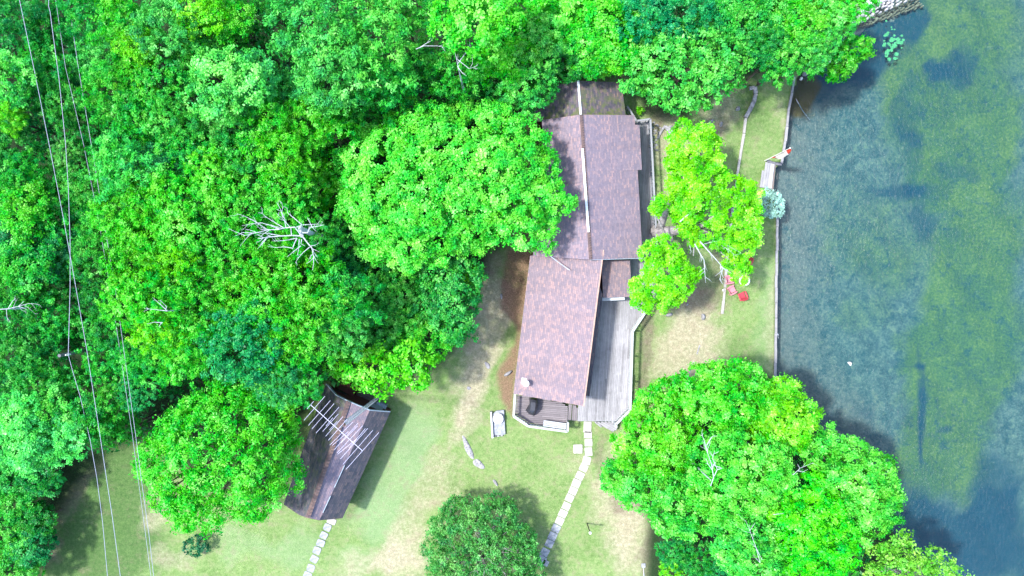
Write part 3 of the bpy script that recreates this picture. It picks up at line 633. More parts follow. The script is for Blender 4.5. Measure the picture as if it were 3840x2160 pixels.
# covered barbecue
Z3 = lambda u, v, z: W(1800 + u / 4.83, 1380 + v / 4.83, z)
gb = empty('barbecue', (*Z3(950, 700, ZB)[:2], ZB), 'barbecue grill under a black cover on the small deck', 'barbecue')
r0 = [Z3(u, v, ZB + .04) for u, v in ((885, 535), (960, 540), (1035, 552), (1050, 620), (1042, 730), (1000, 830), (968, 868), (880, 832), (822, 765), (900, 640))]
r1 = [Z3(u, v, ZB + .75) for u, v in ((905, 548), (960, 550), (1030, 562), (1045, 630), (1030, 735), (1000, 800), (968, 848), (895, 815), (875, 750), (900, 640))]
r2 = [Z3(u, v, ZB + 1.1) for u, v in ((925, 565), (960, 570), (1015, 590), (1022, 640), (1010, 735), (990, 790), (950, 815), (905, 795), (898, 740), (912, 650))]
r3 = [Z3(u, v, ZB + 1.2) for u, v in ((938, 622), (965, 624), (1002, 628), (1005, 660), (998, 730), (992, 772), (950, 772), (910, 770), (912, 730), (925, 660))]
mb = MB(); mb.loft([r[::-1] for r in (r0, r1, r2, r3)]); mb.build('cover', M['black_cover'], gb)

# ---- shed ----------------------------------------------------------------
S4 = lambda u, v, z: W(1040 + u / 2.498, 1400 + v / 2.498, z)
shd = empty('shed', (*S4(520, 800, 0)[:2], 0), 'dark shingled gambrel roofed shed under the tall television antenna', 'shed')
ze, zb_, zr = 2.5, 4.0, 4.7
T = [S4(425, 150, ze) if 0 else S4(455, 95, ze), S4(545, 200, zb_), S4(668, 262, zr), S4(868, 345, zb_), S4(1060, 360, ze)]
B = [S4(60, 1225, ze), S4(205, 1325, zb_), S4(285, 1352, zr), S4(395, 1375, zb_), S4(612, 1354, ze)]
mo = (.15, .1, .15, .2)
roof_plane('roof', (T[1], B[1], B[0], T[0]), M['shingle_shed'], shd, moss=mo); roof_plane('roof', (T[2], B[2], B[1], T[1]), M['shingle_shed'], shd, moss=(.35, .1, .15, .6))
roof_plane('roof', (T[2], B[2], B[3], T[3]), M['shingle'], shd, moss=(.2, 0, 0, .3)); roof_plane('roof', (T[3], B[3], B[4], T[4]), M['shingle_shed'], shd, moss=(0, 0, .1, .1))
mb = MB()
for k in range(36):
    a, b = T[2].lerp(B[2], k / 36), T[2].lerp(B[2], min(1, (k + 1.12) / 36)); sd_ = Vector((.9, -.35, 0)); vs = []
    for p, dz in ((a, .08), (b, .04)): vs += [p - sd_ * .19 + Vector((0, 0, dz - .05)), p + Vector((0, 0, dz + .02)), p + sd_ * .19 + Vector((0, 0, dz - .05))]
    mb.add(vs, [(0, 1, 4, 3), (1, 2, 5, 4)], [(k * .7, k * .4 + i * .01) for i in range(6)])
mb.build('ridge_cap', M['shingle_cap'], shd)
strip('flashing', [T[3].lerp(B[3], .5), T[3].lerp(B[3], .7)], .05, .05, M['pale_fascia'], shd, zoff=.06); strip('flashing', [T[3].lerp(B[3], .78), T[3].lerp(B[3], .93)], .05, .05, M['pale_fascia'], shd, zoff=.06)
strip('fascia', T, .07, .22, M['pale_fascia'], shd, zoff=.03); strip('fascia', B, .07, .2, M['bark'], shd, zoff=-.01)
def lerp2(a, b, f): return a.lerp(b, f)
e0, e1, e2, e3 = T[0], T[4], B[4], B[0]; fp = []
for p, o1, o2 in ((e0, e1, e3), (e1, e0, e2), (e2, e3, e1), (e3, e2, e0)): fp.append(p + (o1 - p).normalized() * .25 + (o2 - p).normalized() * .35)
mb = MB(); wall_block(mb, fp, 0, 2.45); mb.build('wall', M['siding'], shd)
for rr_, dr in ((T, (e3 - e0).normalized()), (B, (e0 - e3).normalized())):
    g = [p + dr * .36 - Vector((0, 0, .2)) for p in rr_]; mb = MB(); mb.add([g[0], g[1], g[2], g[3], g[4]], [(0, 1, 2, 3, 4)]); mb.build('gable', M['siding'], shd)
wd = (fp[1] - fp[0]).normalized(); out = -(fp[3] - fp[0]).normalized()
for f, w_, z0, z1, mt in ((.80, 1.0, .15, 2.1, 'pale_fascia'), (.2, .9, .9, 1.9, 'window')):
    c = fp[0].lerp(fp[1], f) + out * .03; mb = MB(); mb.box((c.x, c.y, z0), (w_, .06, z1 - z0), math.atan2(wd.y, wd.x)); mb.build('door' if mt != 'window' else 'window', M[mt], shd)
pc = S4(965, 315, 1.2); mb = MB(); a_, b_ = math.atan2(wd.y, wd.x), S4(968, 312, .9); mb.box((b_.x, b_.y, .86), (.9, .55, .05), a_); mb.box((b_.x, b_.y, 0), (.7, .4, .86), a_); cb = mb.build('storage_cabinet', M['pale_fascia'], None, (b_.x, b_.y, 0), bevel=.01)
tag(cb, 'pale blue grey cabinet against the shed end wall', 'cabinet')
pd = empty('wooden_porch', (*S4(820, 200, .4)[:2], 0), 'brown weathered board porch at the shed door', 'porch')
planks('floor', [tuple(S4(u, v, .4)[:2]) for u, v in ((790, 118), (720, 240), (880, 310), (1000, 190), (930, 100))], .4, R(-22), M['porch_wood'], pd, wd=.16, seed=9)
mb = MB(); mb.prism([tuple(S4(u, v, .3)[:2]) for u, v in ((795, 125), (730, 235), (875, 300), (990, 190), (925, 106))], 0, .35); mb.build('frame', M['bark'], pd)
mb = MB(); a, b = S4(590, 95, 1.6), S4(735, 175, 1.6); mb.beam(a, b, .9, .05); lt = mb.build('lean_to_roof', M['siding'], shd)

FT = [
 (45,70,95,'D','feather',10),(185,110,85,'D','feather',9),(330,40,90,'G','feather',11),(455,70,105,'B','feather',12),(505,165,75,'Y','round',12),(640,95,120,'L','feather',12.5),(760,20,95,'Y','round',13),(868,70,72,'B','round',12),
 (770,160,115,'G','feather',11),(935,130,70,'D','feather',9),(1010,20,75,'G','feather',10),(1180,100,140,'L','feather',13),(1240,250,150,'L','feather',13),(1440,150,145,'L','feather',13),(1500,25,110,'L','feather',12),(1430,290,110,'G','feather',11),
 (1380,400,105,'G','feather',10),(1570,270,80,'D','feather',9),(1700,250,105,'G','feather',10.5),(1740,350,90,'D','feather',9.5),(1790,60,140,'B','round',14),(1920,70,140,'B','round',9),(1890,200,115,'B','round',9),(1985,180,110,'L','fine',9),
 (1960,320,95,'L','fine',8.5),(2025,340,58,'G','fine',7.5),(2160,60,135,'B','round',7.5),(2280,110,125,'B','round',7.5),(2195,180,90,'B','round',7.5),(2300,205,62,'Y','round',7.5),(2120,235,60,'D','round',7.5),(2225,245,45,'G','round',7.5),
 (2430,60,110,'T','fine',8.5),(2570,40,120,'T','fine',8.5),(2790,20,110,'G','round',8.5),(2870,150,80,'D','fine',8.5),(2900,30,90,'G','round',8.5),(3000,85,115,'B','round',8.5),(3120,60,95,'L','fine',8.5),(3190,-5,90,'B','fine',8.5),
 (3060,190,75,'L','fine',8.5),(2970,210,90,'L','fine',8.5),(2890,220,70,'D','fine',8),(40,300,85,'G','round',11),(22,440,62,'Y','round',11),(150,250,90,'G','feather',9.5),(110,400,85,'D','feather',9),(230,390,80,'G','feather',9.5),
 (300,250,70,'D','feather',8.5),(375,200,80,'L','feather',10),(415,340,105,'G','feather',11.5),(500,290,70,'B','feather',11.5),(600,340,110,'G','fine',11.5),(700,260,75,'G','fine',10.5),(520,450,105,'G','feather',11),(650,450,100,'L','feather',11.5),
 (840,310,125,'M','round',14),(940,280,85,'M','round',13),(770,470,80,'L','feather',11),(1020,320,70,'D','feather',9.5),(1095,350,85,'L','feather',11),(990,460,105,'B','feather',12),(1130,450,85,'B','feather',11.5),(1230,470,80,'B','feather',11),
 (1290,400,70,'G','feather',10),(55,560,90,'D','feather',9),(250,600,60,'L','fine',9),(310,490,85,'D','feather',8.5),(470,620,120,'M','feather',12),(595,640,85,'T','round',11),(700,570,95,'G','feather',11),(810,520,80,'G','feather',10.5),
 (800,650,95,'B','fine',11.5),(915,590,105,'G','feather',11.5),(1050,580,100,'B','feather',12),(1170,570,90,'B','feather',12),(1195,690,90,'B','fine',12),(1070,700,105,'B','fine',11.5),(650,740,105,'B','feather',12),(530,740,90,'B','feather',11.5),
 (350,690,85,'G','feather',9.5),(235,710,85,'G','feather',9),(90,680,90,'G','feather',10),(25,640,70,'D','feather',9),(80,790,90,'B','round',10.5),(185,830,80,'G','feather',9.5),(40,880,80,'T','feather',9.5),(180,940,90,'T','feather',9),
 (100,990,100,'G','round',10),(310,800,75,'D','feather',8.5),(390,860,85,'G','feather',10),(340,960,80,'G','feather',9),(450,810,95,'B','feather',11.5),(560,870,105,'B','feather',12),(680,860,95,'B','round',12),(520,990,110,'B','feather',12),
 (640,980,95,'Y','feather',12),(755,770,75,'T','fine',10),(860,760,105,'B','feather',12),(760,950,85,'G','feather',11),(860,940,105,'B','fine',11.5),(990,1010,105,'B','feather',11.5),(800,1070,85,'G','feather',10.5),(1210,900,80,'G','feather',10),
 (1300,930,85,'D','feather',7.5),(1290,1030,75,'T','feather',8),(1140,1040,110,'B','feather',11),(980,870,90,'B','feather',10.5),(1080,800,90,'B','feather',10.5),(1060,930,90,'B','fine',10),(60,1090,85,'G','feather',9.5),(40,1210,90,'G','feather',9.5),
 (190,1060,80,'D','feather',8.5),(170,1200,90,'G','feather',9),(60,1330,90,'G','feather',9.5),(150,1310,80,'D','feather',8.5),(140,1430,95,'G','feather',9.5),(30,1450,80,'D','feather',9),(250,1460,75,'G','feather',9),(290,1230,70,'D','feather',6.8),
 (380,1100,75,'D','feather',8.5),(380,1230,75,'G','feather',9),(380,1360,75,'G','feather',9),(470,1140,90,'B','fine',12),(570,1140,105,'B','feather',12.5),(600,1230,100,'Y','feather',12),(700,1090,95,'B','feather',12),(760,1180,90,'B','feather',11.5),
 (500,1350,70,'G','fine',10),(500,1470,70,'T','fine',9.5),(590,1370,85,'G','feather',10.5),(700,1320,100,'B','feather',12),(420,1500,75,'G','feather',9.5),(880,1100,95,'B','feather',11.5),(900,1300,140,'T','fine',12.5),(870,1200,90,'G','feather',11),
 (1000,1180,110,'B','feather',12),(1060,1290,110,'B','feather',12),(1170,1170,115,'B','feather',12.5),(1280,1140,115,'G','feather',12),(1190,1290,90,'B','feather',11.5),(1290,1250,90,'L','fine',11.5),(1400,1100,115,'L','fine',6.8),(1400,1220,105,'L','fine',6.8),
 (1510,1100,105,'G','fine',6.8),(1500,1210,90,'L','fine',6.8),(1600,1260,85,'B','round',6.8),(1765,1035,45,'Y','fine',6),(1040,1410,95,'T','fine',11.5),(1130,1440,80,'G','fine',11),(70,1560,90,'M','round',11),(190,1560,85,'G','round',10.5),
 (100,1670,105,'M','round',11),(230,1650,85,'M','round',10.5),(320,1570,85,'G','round',10),(400,1620,60,'G','feather',9),(30,1760,75,'D','round',4.8),(140,1790,70,'D','round',4.8),(60,1890,75,'G','round',4.8),(130,1960,62,'D','round',4.8),
 (30,2000,75,'G','round',4.8),(110,2060,65,'T','round',4.8),(60,2130,80,'G','round',4.8),(470,1610,50,'G','feather',8),(2530,2070,62,'D','fine',6.5),(2620,2110,72,'D','fine',7),(2700,2145,60,'T','fine',7),(2520,2150,45,'Y','fine',5),
]
BANDS = [(250, 'along the top edge'), (520, 'just below the top edge row'), (760, 'level with the white ridge strip'), (1040, 'level with the bare white dead tree'), (1290, 'level with the cottage side yard'), (1520, 'level with the utility pole'), (1830, 'at the edge of the shaded clearing'), (9999, 'in the bottom left corner')]
ORD = ['first','second','third','fourth','fifth','sixth','seventh','eighth','ninth','tenth','eleventh','twelfth','thirteenth','fourteenth','fifteenth','sixteenth','seventeenth','eighteenth','nineteenth','twentieth','twenty-first','twenty-second','twenty-third','twenty-fourth','twenty-fifth','twenty-sixth','twenty-seventh','twenty-eighth','twenty-ninth','thirtieth','thirty-first','thirty-second','thirty-third']
KW = {'round': 'clumpy', 'feather': 'feathery', 'fine': 'fine leaved'}
def band(t):
    if t[0] > 2450 and t[1] > 2000: return 'under the lakeside trees'
    if t[0] > 2350 and t[1] < 300: return 'between cottage and rocky shore'
    return next(n for y, n in BANDS if t[1] < y)
MP = [(1552,367),(1426,457),(1308,521),(1236,638),(1254,774),(1345,900),(1354,981),(1579,1049),(1869,918),(2103,855),(2167,760),(2013,448),(1625,376)]
FT = [(x, y, r_, c_, k_, min(h_, 7.6) if float(sdist(x, y, MP)) > -r_ * 1.1 else h_) for x, y, r_, c_, k_, h_ in FT]
for bn in dict.fromkeys(band(t) for t in FT):
    for i, t in enumerate(sorted([t for t in FT if band(t) == bn], key=lambda t: t[0])):
        forest_tree(t[0], t[1], t[2] * 1.15, t[3], t[4], t[5], f"{CN[t[3]]} {KW[t[4]]} tree, {ORD[i]} from left {bn}")
# understory below the canopy
rs = np.random.default_rng(3); U = []
FPW = [tuple(W(x, y)[:2]) for x, y in FOREST]; FPR = [tuple(W(x, y)[:2]) for x, y in FOREST_R]
xs = rs.uniform(-50, 36, 3000); ys = rs.uniform(-27, 27, 3000)
dd = np.maximum(sdist(xs, ys, FPW), sdist(xs, ys, FPR))
for x, y, d in zip(xs, ys, dd):
    if d > 1.0 and len(U) < 1700: U.append((x, y, rs.uniform(.8, 3.6), rs.uniform(.6, 1.15)))
u = mesh_obj('understory', foliage_mesh('understory', U, .36, 60, 7, .5, .5, .6, per=8, bottom=0), M['leaf'])
tag(u, 'dark green saplings and ground plants under the forest trees', 'undergrowth', kind='stuff'); u.color = (.014, .17, .03, 1)

def poly_lobes(poly, h, drop, rl, seed, gap=.78, sag=0):
    """lobes of radius rl (m) spread inside an outline given in photo pixels; highest in the middle"""
    rnd = random.Random(seed); xs = [p[0] for p in poly]; ys = [p[1] for p in poly]; out = []
    mx = float(np.max(sdist(*np.meshgrid(np.linspace(min(xs), max(xs), 40), np.linspace(min(ys), max(ys), 40)), poly)))
    for k in range(2600):
        x, y = rnd.uniform(min(xs), max(xs)), rnd.uniform(min(ys), max(ys)); d = float(sdist(x, y, poly)); rr = rnd.uniform(*rl); t = max(0, min(1, d / mx))
        z = h - drop * (1 - math.sqrt(1 - (1 - t) ** 2)) - rr + rnd.uniform(-.35, .35)
        if d < rr / mpp(z) * .8: continue
        p = W(x, y, z)
        if all((p.x - o[0]) ** 2 + (p.y - o[1]) ** 2 + ((p.z - o[2]) * .7) ** 2 > (gap * (rr + o[3]) * .62) ** 2 for o in out): out.append((p.x, p.y, p.z, rr))
    n = len(out)
    for o in list(out)[::3]: out.append((o[0], o[1], o[2] - o[3] * 1.3, o[3] * .8))      # lower storey closes the crown
    return out
def big_tree(name, label, polys, h, drop, rl, col, seed, base=None, leaf=.23, dens=64, clump=.34, aspect=.6, up=.6, tr=.3, gap=.78, group=None, bark='bark', cat='tree', nlimb=16):
    lobes = []
    for i, p in enumerate(polys): lobes += poly_lobes(p, h, drop, rl, seed + i, gap)
    cx = sum(o[0] for o in lobes) / len(lobes); cy = sum(o[1] for o in lobes) / len(lobes)
    if base is None: b = Vector((cx, cy, 0))
    else: b = W(base[0], base[1], 0)
    e = empty(name, b, label, cat, group)
    me = foliage_mesh('crown', [(o[0] - b.x, o[1] - b.y, o[2], o[3]) for o in lobes], leaf, dens, seed, clump, aspect, up)
    cr = mesh_obj('crown', me, M['leaf'], e); cr.color = (*col, 1)
    rnd = random.Random(seed); tg = [(o[0], o[1], o[2] - .2) for o in rnd.sample(lobes, min(nlimb, len(lobes)))]
    mb = MB(); trunk_into(mb, b, (cx * .7 + b.x * .3, cy * .7 + b.y * .3, h * .55), tr, seed, limb_to=tg); mb.build('trunk', M[bark], e)
    return e
MAPLE = [(1552,367),(1498,412),(1426,457),(1345,457),(1308,521),(1254,575),(1236,638),(1263,719),(1254,774),(1290,846),(1345,900),(1354,981),(1426,990),(1534,1036),(1579,1049),(1607,1009),(1688,972),(1787,954),(1869,918),(1950,945),(2040,954),(2076,918),(2103,855),(2167,760),(2140,701),(2085,656),(2094,575),(2040,503),(2013,448),(1941,421),(1869,376),(1787,385),(1706,394),(1625,376)]
big_tree('maple_tree', 'huge bright green maple with pale leaf tips overhanging the cottage roof', [MAPLE], 9.8, 3.6, (.5, 1.05), (.085, .50, .05), 1, (1800, 760), leaf=.155, clump=.36, dens=100, aspect=.7, up=.8, tr=.45, gap=.8)
big_tree('broadleaf_tree', 'mid green full tree between the cottage north roof and the lawn strip', [[(2333,319),(2345,240),(2343,134),(2477,93),(2621,52),(2745,93),(2796,134),(2837,134),(2832,227),(2786,309),(2724,381),(2642,422),(2539,422),(2456,381),(2353,391)]], 8.5, 4, (.6, 1.1), (.07, .40, .055), 2, leaf=.2, clump=.32)
big_tree('broadleaf_tree', 'bright leafy tree with pale undersides shading the shed porch', [[(1240,1337),(1288,1311),(1370,1304),(1444,1289),(1515,1270),(1594,1289),(1650,1348),(1657,1371),(1631,1427),(1556,1475),(1493,1483),(1456,1497),(1407,1490),(1351,1445),(1277,1453),(1228,1412)]], 8, 3.2, (.6, 1.0), (.10, .50, .03), 3, leaf=.22)
big_tree('broadleaf_tree', 'large round leafy tree beside the shed with a darker centre', [[(464,1762),(501,1725),(557,1623),(631,1530),(742,1456),(835,1400),(974,1400),(1114,1428),(1150,1493),(1132,1604),(1104,1706),(1150,1771),(1114,1836),(1049,1901),(993,1966),(882,1947),(770,2022),(650,1975),(566,1892),(547,1827)]], 10.5, 5.5, (.55, 1.1), (.05, .43, .028), 4, leaf=.19, aspect=.45, clump=.36, up=.4, tr=.4, gap=.7, dens=80)
big_tree('leafy_bush', 'dark green bushy tree at the forest edge facing the cottage', [[(1560,990),(1700,960),(1800,955),(1825,1020),(1795,1130),(1805,1240),(1740,1330),(1640,1260),(1560,1180)]], 7.5, 4, (.6, 1.0), (.03, .27, .045), 5, leaf=.18, clump=.3, tr=.15)
big_tree('broadleaf_tree', 'small glossy tree leaning over the water beside the lamp post', [[(3103,203),(3148,168),(3173,143),(3202,127),(3259,133),(3284,165),(3275,206),(3224,222),(3217,254),(3179,286),(3148,305),(3103,317),(3100,270),(3059,295),(3052,270)]], 5.5, 2.2, (.4, .7), (.045, .33, .02), 6, (3040, 215), leaf=.17, clump=.26, tr=.14, up=.7)
LB = [('bright green oak like tree touching the lawn at the top of the lakeside clump', [(2767,1331),(2652,1363),(2515,1405),(2560,1560),(2700,1620),(2880,1600),(2960,1480),(2882,1415),(2830,1373)], 13, (.06,.43,.03), .17),
 ('yellowish green tree on the water edge at the top right of the lakeside clump', [(2860,1415),(2967,1415),(3019,1457),(3085,1570),(3000,1690),(2850,1720),(2760,1580)], 12.5, (.11,.48,.02), .17),
 ('yellow tinged tree beside the end of the wooden deck', [(2515,1405),(2400,1458),(2358,1573),(2279,1626),(2290,1740),(2420,1810),(2560,1790),(2640,1640),(2600,1500)], 12, (.085,.44,.03), .17),
 ('cool green tree beside the concrete path at the left of the lakeside clump', [(2290,1730),(2250,1820),(2330,1880),(2420,1930),(2452,2004),(2600,2020),(2670,1920),(2620,1760),(2420,1740)], 11.5, (.055,.41,.042), .17),
 ('pale green tree in the middle of the lakeside clump around a bare snag', [(2600,1640),(2800,1600),(2960,1670),(3000,1800),(2870,1920),(2660,1980),(2570,1850)], 14, (.08,.45,.045), .17),
 ('soft light green larch hanging over the lake', [(3093,1583),(3145,1605),(3229,1657),(3345,1720),(3380,1810),(3387,1941),(3303,2014),(3190,2000),(3080,1850),(2990,1700)], 11.5, (.085,.45,.05), .15),
 ('vivid saturated green tree at the lower right of the lakeside clump', [(2940,1800),(3060,1760),(3170,1860),(3240,2000),(3255,2067),(3130,2190),(2940,2190),(2860,2000)], 12.5, (.04,.50,.014), .17),
 ('minty green tree at the bottom edge of the lakeside clump', [(2620,1960),(2800,1880),(2930,1960),(2970,2200),(2800,2220),(2690,2100)], 12.5, (.07,.45,.055), .17)]
for i, (lb, poly, h, col, lf) in enumerate(LB):
    big_tree('broadleaf_tree', lb, [poly], h - 3, 4.2, (.5, 1.1), col, 20 + i, leaf=lf, clump=.33, aspect=.6, tr=.28, group='lakeside trees at the lower right', dens=95)
big_tree('birch_tree', 'open crowned birch with pale stems leaning over water at bottom', [[(3230,2090),(3300,2010),(3400,1985),(3440,2040),(3470,2060),(3500,2010),(3565,2077),(3639,2130),(3640,2240),(3220,2240)]], 7.5, 2.5, (.45, .8), (.12, .38, .04), 40, (3260, 2140), leaf=.17, clump=.26, tr=.12, gap=1.0, dens=46, bark='pale_bark', group='lakeside trees at the lower right')
yt = big_tree('broadleaf_tree', 'acid yellow green tree with bare white limbs over the cottage deck',
  [[(2459,880),(2541,890),(2565,925),(2579,972),(2624,1010),(2630,1055),(2598,1061),(2592,1118),(2522,1150),(2427,1175),(2363,1144),(2357,1055),(2402,1036),(2402,959),(2414,909)],
   [(2574,453),(2534,457),(2510,506),(2499,535),(2514,574),(2492,607),(2501,667),(2500,710),(2530,760),(2640,740),(2730,690),(2718,626),(2710,560),(2688,485),(2628,462)],
   [(2490,724),(2520,780),(2530,850),(2580,905),(2700,960),(2720,1020),(2776,1061),(2821,1036),(2808,960),(2865,928),(2875,864),(2852,794),(2868,705),(2827,680),(2740,644),(2640,700)],
   [(2433,750),(2446,800),(2500,800),(2500,735)]], 7.9, 2.4, (.38, .72), (.115, .49, .008), 50, (2452, 868), leaf=.13, clump=.31, aspect=.8, up=.9, tr=.0001, gap=1.12, dens=85, nlimb=1)
mb = MB(); P = lambda x, y, z: W(x, y, z)
mb.tube([P(2448, 868, 0), P(2462, 866, 1.4), P(2500, 868, 2.8), P(2560, 860, 4.6), P(2640, 840, 6.2), P(2720, 810, 6.6)], [.55, .5, .42, .32, .22, .1], 9)
mb.tube([P(2470, 866, 1.6), P(2482, 836, 3.2), P(2498, 790, 4.6), P(2530, 720, 6), P(2570, 620, 6.4), P(2600, 540, 7)], [.32, .3, .26, .2, .15, .06], 8)
mb.tube([P(2505, 868, 3), P(2520, 930, 4.2), P(2510, 1000, 6), P(2490, 1080, 6.8)], [.3, .24, .16, .06], 8)
mb.tube([P(2560, 860, 4.6), P(2600, 790, 6.8), P(2616, 770, 7.4)], [.16, .12, .04], 6)
for q in ((2440, 770), (2660, 700), (2780, 760), (2840, 860), (2760, 930), (2700, 900), (2600, 960), (2440, 950), (2420, 1080), (2540, 1100), (2780, 1020)):
    s_ = P(2600, 850, 5.2) if q[0] > 2560 else P(2510, 920, 4); mb.tube([s_, (s_ + P(*q, 6.6)) / 2 + Vector((0, 0, .3)), P(*q, 6.8)], [.14, .09, .03], 5)
mb.build('trunk', M['pale_bark'], yt)

def twig(mb, pts, rad, rnd, depth=2, dens=2.2, spread=.8, droop=0, bias=None):
    pts = [Vector(p) for p in pts]; n = len(pts)
    mb.tube(pts, [rad * (1 - .75 * i / (n - 1)) for i in range(n)], 5)
    if depth <= 0: return
    L_ = sum((pts[i + 1] - pts[i]).length for i in range(n - 1)); m = max(1, int(L_ * dens))
    for k in range(m):
        f = rnd.uniform(.25, 1) * (n - 1); i = min(n - 2, int(f)); s = pts[i].lerp(pts[i + 1], f - i); d = (pts[i + 1] - pts[i]).normalized()
        a = rnd.choice((-1, 1)) * rnd.uniform(.35, .95); dn = Vector((d.x * math.cos(a) - d.y * math.sin(a), d.x * math.sin(a) + d.y * math.cos(a), rnd.uniform(-.15, .3)))
        if bias is not None: dn = (dn + Vector(bias) * .5)
        dn.normalize(); l = L_ * rnd.uniform(.18, .42) * spread; p1 = s + dn * l * .5 + Vector((rnd.uniform(-.1, .1), rnd.uniform(-.1, .1), .03)) * l; p2 = s + dn * l + Vector((rnd.uniform(-.15, .15), rnd.uniform(-.15, .15), .05)) * l
        twig(mb, [s, p1, p2], max(.009, rad * .42), rnd, depth - 1, dens * 1.25, spread, droop, bias)
DL = [[(1210,690),(1090,540),(930,550),(800,580),(600,590),(440,630),(170,695)], [(600,590),(480,510),(330,415),(180,340),(40,295)], [(1230,700),(1040,690),(850,700),(600,720),(500,740),(420,750)], [(850,700),(640,660),(400,640),(120,640)],
      [(800,580),(660,510),(480,460),(300,480),(130,515)], [(1220,500),(1130,420),(1030,340),(960,280),(950,190)], [(930,550),(900,380),(840,230),(760,90)], [(880,375),(850,280),(875,180),(850,90)], [(1110,545),(1220,500),(1370,490),(1550,485)],
      [(1225,640),(1320,640),(1370,540),(1480,530),(1620,497)], [(1400,530),(1360,450),(1315,360)], [(1240,720),(1300,800),(1400,920),(1430,1060),(1430,1200),(1410,1320)], [(1400,920),(1440,1000),(1500,1090)], [(1360,900),(1250,990),(1150,1100),(1100,1190)],
      [(1130,740),(1080,840),(1050,940)], [(1050,920),(900,895),(760,910),(600,890)], [(1110,740),(980,770),(800,790),(680,790)], [(1200,880),(1080,970),(950,1080)], [(1215,760),(1200,840),(1270,880)], [(1170,760),(1160,940),(1130,1060)], [(1030,680),(1020,560),(900,420),(760,290)], [(900,560),(720,450),(560,350),(480,270)], [(600,720),(500,840),(420,930)]]
cz = 12.0
rnd = random.Random(8); bw = W(880 + 1150 / 4.83, 740 + 620 / 4.83, cz); dt = empty('dead_tree', (bw.x, bw.y, 0), 'leafless bare white dead tree spreading branches over the green canopy', 'dead tree')
mb = MB(); mb.tube([(bw.x, bw.y, 0), (bw.x + .2, bw.y, 5), (bw.x, bw.y + .1, 9), W(880 + 1190 / 4.83, 740 + 560 / 4.83, 11), W(880 + 1215 / 4.83, 740 + 700 / 4.83, cz)], [.32, .27, .2, .16, .12], 8); mb.build('trunk', M['deadwood'], dt)
for i, l in enumerate(DL):
    mb = MB(); pts = [W(880 + u / 4.83, 740 + v / 4.83, cz + rnd.uniform(-.1, .15) + .1 * k) for k, (u, v) in enumerate(l)]
    twig(mb, pts, .05 if i in (0, 2, 9, 11, 14) else .032, rnd, 2, 2.4, .6, bias=(-.8, 0, 0) if i < 9 else None); mb.build('limb', M['deadwood'], dt)
def snag(label, base, lines, z, rad, seed, depth=2, mat='deadwood', dens=2.):
    rnd = random.Random(seed); b = W(base[0], base[1], z); e = empty('dead_tree', (b.x, b.y, 0), label, 'dead tree')
    mb = MB(); mb.tube([(b.x, b.y, 0), (b.x, b.y, z * .6), (b.x, b.y, z)], [.14, .1, rad], 7); mb.build('trunk', M[mat], e)
    for l in lines:
        mb = MB(); twig(mb, [W(x, y, z + .15 * k) for k, (x, y) in enumerate(l)], rad, rnd, depth, dens, .7); mb.build('limb', M[mat], e)
snag('pale bare branch spray at the left edge of the forest', (-10, 1160), [[(-10,1160),(30,1158),(70,1148),(110,1138),(140,1140)], [(24,1158),(26,1190),(40,1210)], [(30,1158),(48,1128),(60,1118)], [(70,1148),(90,1130)], [(70,1148),(100,1160)]], 11, .026, 2)
snag('bare white twiggy snag between the maple and the top edge', (1720, 260), [[(1720,260),(1712,220),(1702,180)], [(1716,240),(1745,200),(1762,165),(1761,145)], [(1712,220),(1760,258),(1790,246)], [(1762,165),(1770,200),(1772,240)], [(1716,250),(1735,275),(1750,285)], [(1560,184),(1590,172),(1640,172),(1668,178)], [(1572,180),(1600,162),(1622,150)]], 12, .026, 3)
snag('tangled bare snag standing inside the lakeside tree clump', (2665, 1800), [[(2665,1822),(2676,1790),(2668,1740),(2654,1700),(2650,1670)], [(2676,1790),(2690,1760),(2672,1720),(2680,1690)], [(2668,1740),(2690,1750),(2706,1755)], [(2654,1700),(2640,1650),(2632,1630)], [(2670,1760),(2655,1740),(2648,1720)], [(2650,1670),(2668,1640),(2682,1632)]], 11.5, .035, 4, 2, dens=2.6)
snag('thin bare forked branch in the middle of the left forest', (628, 1166), [[(628,1166),(590,1162),(540,1156)], [(628,1166),(600,1140),(572,1115)], [(620,1165),(625,1150),(600,1125)], [(610,1210),(580,1208),(550,1215)], [(605,1212),(595,1225)]], 12.6, .03, 6, 1)
snag('pale bare forked limbs in the lower half of the lakeside clump', (2850, 2110), [[(2850,2110),(2834,2050),(2812,1990),(2795,1950)], [(2834,2050),(2850,2085),(2860,2100)], [(2812,1990),(2832,1960)], [(2900,1930),(2940,1925)]], 10, .022, 7, 1)
snag('bare grey limbs crossing the right side of the lakeside clump', (2975, 1780), [[(2975,1780),(3000,1756),(3050,1735)], [(2990,1765),(3010,1770),(3030,1760)], [(3000,1756),(2990,1740)]], 10, .022, 9, 1)
rnd = random.Random(12)
for l, rd, dp in (([(2605,915),(2625,950),(2640,975),(2643,1020),(2646,1060)], .07, 1), ([(2625,905),(2660,945),(2700,990),(2710,1010),(2698,1050)], .075, 1), ([(2640,915),(2680,905),(2720,915),(2780,950)], .035, 2), ([(2680,905),(2730,935),(2760,960)], .03, 2), ([(2550,832),(2570,812),(2590,800)], .09, 0), ([(2700,1000),(2712,1040),(2706,1050)], .03, 1), ([(2586,920),(2592,945),(2586,950)], .03, 1)):
    mb = MB(); twig(mb, [W(x, y, 7.2 + .1 * k) for k, (x, y) in enumerate(l)], rd * .6, rnd, dp, 2.4, .6); mb.build('dead_limb', M['deadwood'], yt)

